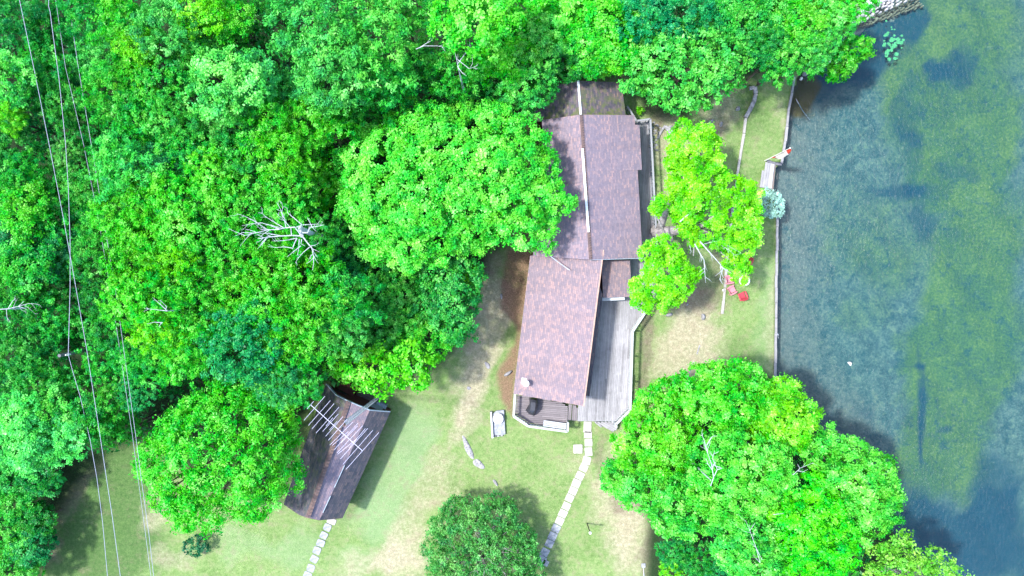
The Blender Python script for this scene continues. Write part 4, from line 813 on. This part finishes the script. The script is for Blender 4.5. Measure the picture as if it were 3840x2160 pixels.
sh = big_tree('shrub', 'round twiggy shrub with pale branches on the lawn at the bottom edge', [[(1590,2010),(1610,1950),(1660,1880),(1740,1855),(1800,1850),(1880,1850),(1930,1890),(1970,1950),(2000,2010),(2040,2100),(2060,2300),(1560,2300)]], 4.6, 2.6, (.4, .75), (.06, .27, .055), 60, (1800, 1990), leaf=.15, clump=.27, tr=.12, up=.4, aspect=.5, bark='pale_bark', cat='shrub', nlimb=2)
mb = MB(); rnd = random.Random(4); c0 = W(1800, 2040, 1.2)
for k in range(60):
    a = rnd.uniform(0, 6.283); d = rnd.uniform(.6, 4.2); q = Vector((c0.x + math.cos(a) * d, c0.y + math.sin(a) * d, 4.75 - .09 * d * d + rnd.uniform(-.15, .1))); s_ = Vector((c0.x + math.cos(a) * d * .35, c0.y + math.sin(a) * d * .35, 3.2))
    twig(mb, [c0, s_, q], .035, rnd, 1, .9, .6)
mb.build('twigs', M['pale_bark'], sh)
def small_plant(name, label, cat, px, py, r, z, col, seed, leaf=.12, clump=.16, n=9, squash=.8):
    rnd = random.Random(seed); b = W(px, py, z); L_ = [(0, 0, z - r * .3, r * .6)]
    for k in range(n): a = 6.283 * k / n + rnd.uniform(-.3, .3); d = r * rnd.uniform(.45, .7); L_.append((math.cos(a) * d, math.sin(a) * d, z - r * .5 + rnd.uniform(-.1, .15), r * rnd.uniform(.32, .45)))
    e = empty(name, (b.x, b.y, 0), label, cat); cr = mesh_obj('foliage', foliage_mesh('foliage', L_, leaf, 70, seed, clump, .7, .6), None, e); cr.color = (*col, 1)
    mb = MB(); mb.tube([(b.x, b.y, -.05), (b.x, b.y, z * .6)], [.05, .03], 5); mb.build('stem', M['bark'], e); return e
small_plant('shrub', 'blue green domed bush on the seawall below the wooden landing', 'shrub', 2896, 760, 1.2, 1.9, (.30, .50, .44), 3, .13, .17, 14)
small_plant('shrub', 'small dark green bush on the lawn below the big round tree', 'shrub', 727, 2054, 1.0, 1.3, (.012, .11, .05), 4, .13, .2)
small_plant('shrub', 'tiny lime green plant inside the deck corner planting', 'shrub', 2401, 412, .3, .7, (.12, .45, .01), 5, .1, .12, 5)

# ---- television antenna on its lattice tower --------------------------------
ZA = 14.0
tb = W(1432, 1480, 0); an = empty('television_antenna', (tb.x, tb.y, 0), 'tall lattice tower carrying a many armed television antenna above the shed', 'antenna')
top = S4(590, 505, ZA); q = lambda f: Vector((tb.x, tb.y, 0)).lerp(Vector((top.x, top.y, ZA)), f)
mb = MB(); prev = None
for k in range(31):
    c = q(k / 34); cs = [c + Vector((math.cos(a), math.sin(a), 0)) * .17 for a in (R(30), R(150), R(270))]
    if prev:
        for i in range(3): mb.tube([prev[i], cs[i]], .014, 4); mb.tube([prev[i], cs[(i + 1) % 3]], .007, 4)
    for i in range(3): mb.tube([cs[i], cs[(i + 1) % 3]], .007, 4)
    prev = cs
mb.build('lattice_mast', M['steel'], an)
mb = MB(); mb.tube([q(.88), q(1)], .03, 6); mb.build('mast_tip', M['steel'], an)
mb = MB(); mb.tube([q(.935), q(.95)], [.12, .09], 10); mb.build('rotor', M['rust'], an)
b0, b1 = S4(315, 298, ZA), S4(797, 725, ZA); mb = MB(); mb.tube([b0, b1], .02, 6); mb.build('boom', M['antenna'], an)
EL = [((445,215),(250,440)),((497,255),(292,487)),((532,283),(325,520)),((578,317),(362,560)),((572,380),(425,545)),((520,415),(455,495)),((560,450),(490,530)),((617,403),(452,590)),((655,428),(478,628)),((708,455),(492,672)),((665,545),(515,675)),((755,467),(532,717)),((752,492),(598,650)),((800,490),(560,745)),((745,612),(565,758)),((848,515),(590,803)),((825,517),(675,697)),((895,533),(615,852)),((952,553),(643,900)),((342,262),(278,333))]
for (a, b) in EL: mb = MB(); mb.tube([S4(*a, ZA + .03), S4(*b, ZA + .03)], .011, 5); mb.build('element', M['antenna'], an)

# ---- utility pole and lines ------------------------------------------------
bp_ = W(372, 1302, 0); tp = W(222, 1334, 9.0)
up = empty('utility_pole', bp_, 'grey weathered wooden utility pole leaning in a dark gap of the forest', 'utility pole')
pt_ = W(222, 1334, 8.6); pm = W(360, 1305, 4.6)
mb = MB(); mb.tube([(pm.x + 1.3, pm.y - .2, 0), pm, pt_], [.17, .155, .12], 10); mb.build('shaft', M['pole_wood'], up)
mb = MB(); z_ = W(256, 1330, 8.55); mb.box((z_.x, z_.y, 8.35), (.12, .12, .3)); mb.tube([(z_.x, z_.y, 8.6), (z_.x, z_.y, 8.85)], [.06, .04], 8); mb.build('insulator', M['white_plastic'], up)
mb = MB(); mb.tube([W(325, 1306, 5.6), W(370, 1280, 4), W(412, 1254, 2.5)], .012, 4); mb.build('guy_wire', M['wire'], up)
LN = [('bright overhead wire crossing the forest, leftmost at the top edge', [(60,-90),(73,0),(130,270),(184,540),(240,830),(285,1080),(324,1304),(373,1620),(420,1930),(451,2160),(462,2240)], 9.6, .018),
      ('wire that bends at the utility pole top, second from the left at the top edge', [(183,-90),(183,0),(182,22),(188,45),(195,100),(222,300),(246,540),(256,700),(263,900),(263,1080),(256,1328)], 8.9, .02),
      ('wire running down from the utility pole top over the shaded clearing', [(256,1330),(272,1390),(301,1488),(339,1655),(363,1790),(385,1960),(403,2160),(410,2250)], 8.9, .017),
      ('thin wire, third from the left at the top edge', [(196,-90),(209,0),(245,250),(313,540),(365,800),(413,1080),(440,1250),(495,1620),(508,1720),(540,1960),(566,2160),(576,2240)], 9.0, .013),
      ('wire nearest the cottage, fourth from the left at the top edge', [(245,-90),(257,0),(290,230),(342,540),(385,800),(432,1080),(460,1280),(507,1620),(533,1820),(558,2000),(576,2160),(588,2240)], 9.3, .015)]
for lb, pts, z, r_ in LN:
    P_ = [W(x, y, z) for x, y in pts]; mb = MB(); mb.tube(P_, r_, 5, cap=True)
    tag(mb.build('power_line', M['wire'], None, P_[0]), lb, 'wire', 'overhead wires over the forest')

# ---- paths -----------------------------------------------------------------
def slab(px, py, w_, h_, ang, mat, name, label, group, z=.06, seed=0, cut=.12):
    rnd = random.Random(seed); c = W(px, py, z); mw, mh = w_ * mpp(0) / 2, h_ * mpp(0) / 2; pts = []
    for sx, sy in ((-1, -1), (1, -1), (1, 1), (-1, 1)):
        for k in (0, 1):
            ex, ey = (1 - cut * rnd.uniform(.5, 1.3), 1) if (k == 0) == (sx * sy < 0) else (1, 1 - cut * rnd.uniform(.5, 1.3))
            pts.append((sx * mw * ex * rnd.uniform(.97, 1.03), sy * mh * ey * rnd.uniform(.97, 1.03)))
    ca, sa = math.cos(ang), math.sin(ang); cx, cy = c.x, c.y; poly = [(cx + x * ca - y * sa, cy + x * sa + y * ca) for x, y in pts]
    poly.sort(key=lambda p: math.atan2(p[1] - cy, p[0] - cx)); mb = MB(); mb.prism(poly, -.08, z)
    return tag(mb.build(name, M[mat], None, (cx, cy, 0), bevel=.012), label, 'paving stone', group)
RS = [(2203,1602,29,42,3),(2205,1631,29,26,3),(2207,1660,29,28,0),(2207,1694,28,32,-3),(2200,1727,30,30,14),(2189,1754,30,27,25),(2175,1784,30,29,25),(2161,1813,31,30,22),(2149,1841,30,28,22),(2136,1868,30,28,25),(2124,1898,30,28,25),(2111,1926,31,28,25),(2099,1954,30,28,25),(2085,1982,31,29,25),(2072,2011,31,30,25),(2060,2039,31,28,25),(2043,2071,31,30,27),(2032,2099,32,27,28),(2046,2112,22,22,25)]
for i, (x, y, a, b, an_) in enumerate(RS):
    slab(x, y, a, b, R(-an_), 'grey_concrete' if i > 12 else 'pale_concrete', 'stepping_stone', f'pale concrete slab of the right path, {ORD[i]} down from the deck', 'slabs of the path from the deck', seed=i)
LS = [(1243,1955,34,22),(1227,1978,28,27),(1214,2008,28,26),(1202,2037,30,26),(1188,2065,28,28),(1178,2097,29,27),(1165,2131,29,28),(1153,2157,30,24)]
for i, (x, y, a, b) in enumerate(LS):
    slab(x, y, a, b, R(-18 - 5 * (i % 3)), 'grey_concrete' if i else 'concrete', 'stepping_stone', f'grey weathered slab of the left path, {ORD[i]} down from the shed', 'slabs of the path from the shed', seed=40 + i, cut=.3)
    s = bpy.context.scene
slab(2167, 1684, 34, 34, 0, 'pale_concrete', 'access_cover', 'lone square white cover slab in the grass beside the path', None, z=.1, seed=77, cut=.15)

# ---- concrete trough with a white round lid ----------------------------------
wl = empty('well_box', (*Z3(330, 1000, 0)[:2], 0), 'grey concrete box with one timber side in the lawn left of the small deck', 'well box')
mb = MB(); mb.prism([tuple(Z3(u, v, .28)[:2]) for u, v in ((300, 775), (435, 762), (460, 1205), (245, 1222), (232, 830))], -.05, .28); mb.build('slab', M['grey_concrete'], wl, bevel=.01)
mb = MB(); mb.beam(Z3(198, 798, .5), Z3(228, 1272, .5), .15, .5); mb.build('side_board', M['bench_wood'], wl)
for k, u in enumerate((270, 330, 395)): mb = MB(); p = Z3(u, 1235 - k * 6, .1); mb.box((p.x, p.y, -.05), (.26, .14, .22), .1 * k, taper=.8); mb.build('edge_stone', M['stone'], wl, bevel=.03)
p = Z3(328, 918, .62); mb = MB(); mb.tube([(p.x, p.y, .28), (p.x, p.y, .56)], .36, 24); mb.tube([(p.x, p.y, .54), (p.x, p.y, .62), (p.x, p.y, .66)], [.42, .42, .30], 28)
tag(mb.build('round_lid', M['white_plastic'], None, (p.x, p.y, .28), smooth=False), 'white round drum lid standing on the grey concrete box', 'drum')

# ---- rocks -----------------------------------------------------------------
def rock(px, py, sx, sy, ang, hgt, mat, label, seed, name='rock', group=None, z=0):
    rnd = np.random.default_rng(seed); c = W(px, py, z); mb = MB(); n = 11; rings = []
    ph = rnd.uniform(0, 6.28, 3)
    for zz, k in ((-.12, 1.0), (hgt * .35, .96), (hgt * .8, .7), (hgt, .35)):
        ring = []
        for i in range(n):
            a = 2 * math.pi * i / n; q_ = 1 + .18 * math.sin(2 * a + ph[0]) + .12 * math.sin(3 * a + ph[1]) + rnd.uniform(-.08, .08); x, y = math.cos(a) * sx * mpp(0) * .5 * k * q_, math.sin(a) * sy * mpp(0) * .5 * k * q_
            ring.append((c.x + x * math.cos(ang) - y * math.sin(ang), c.y + x * math.sin(ang) + y * math.cos(ang), z + zz + rnd.uniform(-.02, .02)))
        rings.append(ring)
    mb.loft(rings); o = mb.build(name, M[mat], None, (c.x, c.y, z)); o.modifiers.new('sub', 'SUBSURF').levels = 1; o.modifiers['sub'].render_levels = 1
    return tag(o, label, 'rock', group)
rock(1755, 1680, 105, 26, R(-62), .14, 'pale_stone', 'long flat outcrop of grey rock in the lawn below the well box', 1)
rock(1795, 1740, 50, 34, R(-35), .12, 'pale_stone', 'wider lower block ending the long rock outcrop', 2)
rock(1858, 1810, 30, 14, R(-60), .15, 'stone', 'small dark rock in the lawn above the round shrub', 3)
rock(1828, 1370, 34, 18, R(-70), .12, 'stone', 'flat grey rock beside the leaf litter left of the wing', 4)
rock(1758, 1455, 20, 14, R(-40), .12, 'pale_stone', 'small pale rock alone in the dry grass', 5)
rock(1905, 1400, 40, 14, R(40), .3, 'stone', 'angular rock ledge in the red leaf litter', 6)
rock(1880, 1110, 12, 22, R(0), .12, 'stone', 'little grey stone near the top of the dry side yard', 7)
rock(2508, 1180, 30, 18, R(15), .3, 'stone', 'grey boulder just below the yellow tree', 8)
rock(2636, 1188, 18, 26, R(10), .35, 'stone', 'dark boulder alone in the bare soil by the lawn edge', 9)
rock(2576, 1142, 14, 10, R(10), .2, 'stone', 'tiny grey stone half under the yellow tree', 10)
rock(2766, 408, 18, 22, 0, .25, 'pale_stone', 'squarish pale boulder left of the low stone wall', 11)
rock(2664, 455, 26, 15, R(25), .25, 'stone', 'flat grey boulder above the yellow tree, left one', 12)
rock(2702, 466, 16, 20, 0, .25, 'stone', 'grey boulder above the yellow tree, right one', 13)
rock(2515, 483, 40, 22, R(-45), .2, 'pale_stone', 'big flat pale slab beside the curved path edging', 14)
rr_ = random.Random(3)
# flagstones beside the deck
for i, (x, y) in enumerate([(2452,460),(2464,470),(2476,480),(2446,478),(2458,490),(2470,497),(2454,500),(2452,515),(2460,525),(2450,533),(2460,543),(2452,552),(2461,562)]):
    rock(x, y, 15 + rr_.uniform(-3, 4), 8 + rr_.uniform(0, 3), R(rr_.uniform(-35, 10)), .08, 'pale_stone' if i % 2 else 'stone', f'flat path stone beside the deck rail, {ORD[i]} from the top', 100 + i, 'flagstone', 'flagstones beside the deck rail')
# rocky shore
rr_ = random.Random(9); RP = []; tries = 0
while len(RP) < 135 and tries < 6000:
    tries += 1; t = rr_.random(); dry_ = len(RP) < 60; off = rr_.uniform(-26, 12) * (.5 + t) if dry_ else rr_.uniform(10, 62) * (.35 + .65 * t)
    x = 3190 + 235 * t + off * .53; y = 94 - 120 * t + off * .85; s_ = rr_.uniform(8, 13) if rr_.random() < .8 else rr_.uniform(14, 22)
    if y < -40 or any((x - a) ** 2 + (y - b) ** 2 < (.46 * (s_ + c_)) ** 2 for a, b, c_, d_ in RP): continue
    RP.append((x, y, s_, dry_))
for i, (x, y, s_, dry_) in enumerate(RP):
    rock(x, y, s_, s_ * rr_.uniform(.7, 1), rr_.uniform(0, 3), .34, 'shore_rock' if dry_ else 'shore_tan', 'pale rounded boulder piled on the white rocky shore at the top' if dry_ else 'submerged tan boulder under the water off the rocky shore', 300 + i, 'shore_rock', 'dry rocks of the rocky shore' if dry_ else 'submerged rocks off the rocky shore', -.55 if dry_ else -1.35)
rock(3003, 296, 12, 12, 0, .3, 'white_plastic', 'small white stone at the top end of the seawall', 21, z=-.2)
rock(3018, 278, 26, 20, R(20), .4, 'stone', 'dark boulder at the foot of the lamp post', 22, z=-.3)
rock(3022, 262, 20, 18, R(20), .45, 'pale_stone', 'grey boulder behind the foot of the lamp post', 23, z=-.2)

# ---- walls in the yard and seawall -------------------------------------------
def low_wall(name, label, pts, wd, z0, z1, mat, cat='wall', seed=0, seg=1.1):
    rnd = random.Random(seed); mb = MB(); P_ = [W(x, y, z1) for x, y in pts]
    for p, q_ in zip(P_[:-1], P_[1:]):
        n = max(1, round((q_ - p).length / seg))
        for k in range(n):
            a, b = p.lerp(q_, k / n), p.lerp(q_, (k + .985) / n); off = Vector((rnd.uniform(-.02, .02), rnd.uniform(-.02, .02), rnd.uniform(-.015, .015))); mb.beam(a + off, b + off, wd * rnd.uniform(.9, 1.1), z1 - z0, rnd.random())
    return tag(mb.build(name, M[mat], None, P_[0], bevel=.012), label, cat)
low_wall('seawall', 'grey concrete seawall between the narrow lawn strip and the water', [(2981, 287), (2971, 347), (2957, 417), (2946, 530), (2932, 612)], .2, -2.6, .12, 'seawall', seed=1)
low_wall('seawall', 'dark timber end wall where the upper seawall steps back', [(2878, 602), (2900, 612), (2933, 616)], .22, -2.6, .2, 'pole_wood', seed=2)
low_wall('seawall', 'long straight pale seawall below the blue green bush', [(2917, 806), (2914, 940), (2912, 1080), (2910, 1250), (2908, 1420), (2905, 1560)], .19, -2.6, .12, 'seawall', seed=3)
low_wall('stone_wall', 'low curved stone wall at the top of the lawn strip', [(2812, 330), (2832, 326), (2836, 350), (2826, 385), (2812, 415), (2797, 440)], .3, -.1, .22, 'stone', seed=4, seg=.5)
low_wall('retaining_wall', 'thin pale kerb wall between the bare slope and lawn strip', [(2797, 442), (2790, 500), (2782, 545), (2774, 600), (2765, 655), (2750, 760), (2735, 900), (2722, 1037), (2719, 1080), (2709, 1178)], .2, -.1, .14, 'concrete', seed=5)
low_wall('stone_wall', 'curved stone edging left of the small dry bed by the deck', [(2494, 471), (2482, 488), (2473, 503), (2467, 520)], .2, -.1, .16, 'stone', seed=6, seg=.4)
low_wall('stone_wall', 'short pale stone edging right of the small dry bed', [(2496, 471), (2508, 490), (2518, 508)], .26, -.1, .18, 'pale_stone', seed=7, seg=.5)
low_wall('garden_edging', 'faint narrow stone edging in the dry lawn above the lakeside trees', [(2625, 1295), (2614, 1330)], .1, -.1, .04, 'pale_stone', seed=8)
low_wall('garden_edging', 'narrow stone edging vanishing under the lakeside trees', [(2602, 1355), (2594, 1380), (2585, 1402)], .1, -.1, .04, 'pale_stone', seed=9)
# landing beside the seawall
ld = empty('wooden_landing', (*XY(2885, 660, .2), 0), 'pale grey boarded landing by the water above the blue green bush', 'landing')
planks('floor', [XY(*p, .2) for p in ((2868, 606), (2906, 616), (2893, 708), (2850, 702))], .2, R(82), M['deck_wood'], ld, wd=.2, gap=.02, seed=12)
mb = MB(); mb.beam(W(2906, 618, .16), W(2896, 712, .16), .17, 2.4); mb.build('side_beam', M['porch_wood'], ld); mb = MB(); mb.beam(W(2898, 616, .24), W(2888, 706, .24), .22, .05); mb.build('edge_board', M['rail_wood'], ld)

# ---- flagpole with a limp flag ------------------------------------------------
fb = W(2868, 603, 0); FH = 5.2; ft = Vector((fb.x, fb.y, FH))
fp_ = empty('flagpole', fb, 'white flagpole at the corner of the seawall', 'flagpole')
mb = MB(); mb.tube([fb, ft], [.045, .03], 8); mb.tube([ft, ft + Vector((0, 0, .08))], [.06, .03], 8); mb.build('pole', M['white_plastic'], fp_)
def cloth(z0, z1, mat, name, parent, seed):
    mb = MB(); n, m = 10, 14; vs = []
    for i in range(m + 1):
        z = z0 + (z1 - z0) * i / m; wdt = .42 * (math.sin(math.pi * min(1, max(0.06, (FH - .05 - z) / 3.6))) ** .7)
        for j in range(n + 1):
            u = j / n; vs.append((fb.x + .05 + wdt * u * .35, fb.y - wdt * u, z + .09 * math.sin(u * 9) + 0 * i)); vs[-1] = (vs[-1][0] + .08 * math.sin(u * 11 + z * 2), vs[-1][1], vs[-1][2])
    mb.add(vs, [(i * (n + 1) + j, i * (n + 1) + j + 1, (i + 1) * (n + 1) + j + 1, (i + 1) * (n + 1) + j) for i in range(m) for j in range(n)]); o = mb.build(name, M[mat], parent, smooth=True); o.modifiers.new('t', 'SOLIDIFY').thickness = .012; return o
fl_ = empty('flag', (fb.x, fb.y, 1.3), 'limp red and white flag hanging down the flagpole', 'flag')
cloth(1.3, 1.95, 'flag_red', 'red_panel', fl_, 1); cloth(1.95, 4.35, 'flag_white', 'white_panel', fl_, 2); cloth(4.35, 5.0, 'flag_red', 'red_panel', fl_, 3)

# ---- lawn chairs round a white fire ring --------------------------------------
def chair_parts(root, mat):
    def part(name, f, bevel=.012): mb = MB(); f(mb); o = mb.build(name, mat, root, bevel=bevel)
    def seat(mb): mb.loft([[(x, y, .30 + .10 * (y + .3) - d) for x, y in ((-.27, -.28), (.27, -.28), (.27, .3), (-.27, .3))] for d in (.05, 0)])
    def back(mb):
        for i in range(5):
            x = -.22 + i * .11; hgt = .93 - .05 * abs(i - 2) ** 1.5; mb.loft([[(x - .048, -.27, .28), (x + .048, -.27, .28), (x + .048, -.24, .28), (x - .048, -.24, .28)], [(x * 1.1 - .052, -.52, hgt), (x * 1.1 + .052, -.52, hgt), (x * 1.1 + .052, -.49, hgt + .01), (x * 1.1 - .052, -.49, hgt + .01)]])
        mb.loft([[(-.28, -.46, .72), (.28, -.46, .72), (.28, -.43, .73), (-.28, -.43, .73)], [(-.28, -.49, .80), (.28, -.49, .80), (.28, -.46, .81), (-.28, -.46, .81)]])
    part('seat', seat); part('backrest', back)
    for s in (-1, 1):
        part('armrest', lambda mb: mb.loft([[(s * .30, -.44, .56 - d), (s * .42, -.44, .56 - d), (s * .45, -.05, .56 - d), (s * .43, .30, .56 - d), (s * .31, .34, .56 - d), (s * .29, .0, .56 - d)] for d in (.035, 0)]))
        part('leg', lambda mb: mb.loft([[(s * .33 - .03, .22, 0), (s * .33 + .03, .22, 0), (s * .33 + .03, .30, 0), (s * .33 - .03, .30, 0)], [(s * .34 - .03, .2, .53), (s * .34 + .03, .2, .53), (s * .34 + .03, .3, .53), (s * .34 - .03, .3, .53)]]))
        part('leg', lambda mb: mb.loft([[(s * .31 - .03, -.48, 0), (s * .31 + .03, -.48, 0), (s * .31 + .03, -.38, 0), (s * .31 - .03, -.38, 0)], [(s * .33 - .03, -.42, .53), (s * .33 + .03, -.42, .53), (s * .33 + .03, -.3, .53), (s * .33 - .03, -.3, .53)]]))
CH = [(2786, 1108, 22, 'red_plastic', 'bright red plastic lawn chair nearest the bottom of the fire ring group'), (2748, 1087, -62, 'pink_plastic', 'whole faded pink plastic chair beside the red one'), (2739, 1048, -80, 'pink_plastic', 'faded pink plastic chair partly hidden under the yellow tree'), (2806, 982, 150, 'red_plastic', 'red plastic chair above the fire ring, mostly under the tree edge')]
for px, py, ang, mt, lb in CH:
    r_ = empty('lawn_chair', (0, 0, 0), lb, 'chair', 'plastic lawn chairs around the fire ring'); chair_parts(r_, M[mt]); r_.location = W(px, py, .0) * 1.0; r_.location = (W(px, py, .45).x, W(px, py, .45).y, 0); r_.rotation_euler = (0, 0, R(ang)); r_.scale = (.84, .84, .84)
rc = W(2793, 1052, .2); mb = MB(); pts = [(rc.x + .39 * math.cos(a), rc.y + .39 * math.sin(a), .16) for a in np.linspace(0, 2 * math.pi, 33)]; mb.tube(pts, .075, 8, cap=False)
tag(mb.build('fire_ring', M['white_plastic'], None, (rc.x, rc.y, 0), smooth=True), 'white round tyre ring in the grass at the tree edge', 'fire ring')
p = W(2712, 1088, .3); gl_ = empty('garden_light', (p.x, p.y, 0), 'small white ball light beside the kerb wall', 'garden light')
mb = MB(); mb.tube([(p.x, p.y, 0), (p.x, p.y, .22)], .02, 6); mb.build('stake', M['black_metal'], gl_)
mb = MB(); mb.tube([(p.x, p.y, .2 + .1 * (1 - math.cos(t))) for t in np.linspace(.2, 2.9, 8)], [.1 * math.sin(t) for t in np.linspace(.2, 2.9, 8)], 12); mb.build('globe', M['white_plastic'], gl_, smooth=True)

# ---- lamp posts ---------------------------------------------------------------
a = W(2201, 1962, 0); b = W(2221, 1993, 2.0); lp = empty('lamp_post', a, 'black garden lamp post with a small white globe beside the path', 'lamp post')
b = Vector((a.x + .03, a.y - .03, 2.0)); mb = MB(); mb.tube([a, b], [.05, .04], 8); mb.tube([b, b + Vector((0, 0, .06))], [.1, .1], 10); mb.build('post', M['black_metal'], lp)
mb = MB(); mb.tube([(b.x, b.y, 2.06 + .11 * (1 - math.cos(t))) for t in np.linspace(.2, 2.9, 8)], [.12 * math.sin(t) for t in np.linspace(.2, 2.9, 8)], 12); mb.build('globe', M['white_plastic'], lp, smooth=True)
l2 = empty('lamp_post', W(3011, 254, -.1), 'leaning grey post with a white disc lamp over the water', 'lamp post')
mb = MB(); mb.tube([W(3011, 254, -.2), W(3050, 236, 1.6), W(3074, 227, 2.8), W(3086, 226, 3.3)], [.08, .07, .055, .05], 8); mb.build('post', M['pale_bark'], l2)
mb = MB(); mb.tube([W(3084, 226, 5.6), W(3105, 229, 5.65)], [.04, .03], 6); c = W(3105, 229, 5.6); mb.tube([(c.x, c.y, 5.5), (c.x, c.y, 5.66), (c.x, c.y, 5.72)], [.19, .17, .07], 20); mb.build('lamp_head', M['white_plastic'], l2)
mb = MB(); mb.tube([W(3070, 229, 2.6), W(3084, 226, 5.6)], [.05, .045], 7); mb.build('upper_post', M['cap_metal'], l2)
sp_ = empty('garden_spade', W(2413, 2122, .1), 'grey garden spade lying on the soil at the bottom edge', 'spade')
mb = MB(); mb.loft([[(W(2413 + dx, 2122 + dy, .05 + h_)) for dx, dy in ((-7, -9), (7, -9), (8, 4), (0, 10), (-8, 4))] for h_ in (0, .04)]); mb.build('blade', M['grey_concrete'], sp_)
mb = MB(); mb.tube([W(2413, 2132, .08), W(2416, 2175, .12)], .022, 6); mb.build('handle', M['white_metal'], sp_)

# ---- things in the lake --------------------------------------------------------
mb = MB(); mb.tube([W(2984, 370, -.45), W(3010, 415, -.9), W(3036, 450, -1.35)], [.035, .045, .05], 6); tag(mb.build('sunken_pole', M['pale_stone'], None, W(2984, 370, -.6)), 'thin pale pole slanting into the water off the upper seawall', 'pole')
mb = MB(); mb.tube([W(3050, 1504, -.55), W(3066, 1516, -.6)], [.05, .04], 6); tag(mb.build('driftwood', M['bark'], None, W(3050, 1504, -.6)), 'short brown stick floating beside the lakeside trees', 'driftwood')
mb = MB(); mb.tube([W(3190, 1530, -1.95), W(3220, 1556, -1.98), W(3245, 1570, -2)], [.05, .06, .04], 6); tag(mb.build('sunken_log', M['pale_bark'], None, W(3190, 1530, -2)), 'pale sunken branch lying on the lake bottom', 'log')
rr_ = random.Random(5)
def pads(label, cx, cy, n, sx, sy, mat, cat, s0, s1, name):
    e = empty(name, W(cx, cy, -.6), label, cat); mb = MB()
    for k in range(n):
        c = W(cx + rr_.gauss(0, sx), cy + rr_.gauss(0, sy), -.60 + k * .0008); r_ = rr_.uniform(s0, s1); a0 = rr_.uniform(0, 6.28)
        ring = [(c.x + r_ * math.cos(a0 + t) * 1.3, c.y + r_ * math.sin(a0 + t), c.z) for t in np.linspace(.25, 6.03, 12)] + [(c.x, c.y, c.z)]
        mb.add(ring, [tuple(range(len(ring)))])
    mb.build('leaves', M[mat], e)
pads('patch of green water plants floating off the rocky shore', 3345, 160, 46, 17, 26, 'blossom', 'water plant', .06, .16, 'water_plant')
pads('tiny white lily cluster floating alone far from the seawall', 3188, 1364, 7, 5, 3, 'white_plastic', 'water lily', .03, .07, 'water_lily')
pads('tiny white specks floating against the long seawall', 2918, 1254, 5, 3, 6, 'white_plastic', 'water lily', .03, .06, 'water_lily')
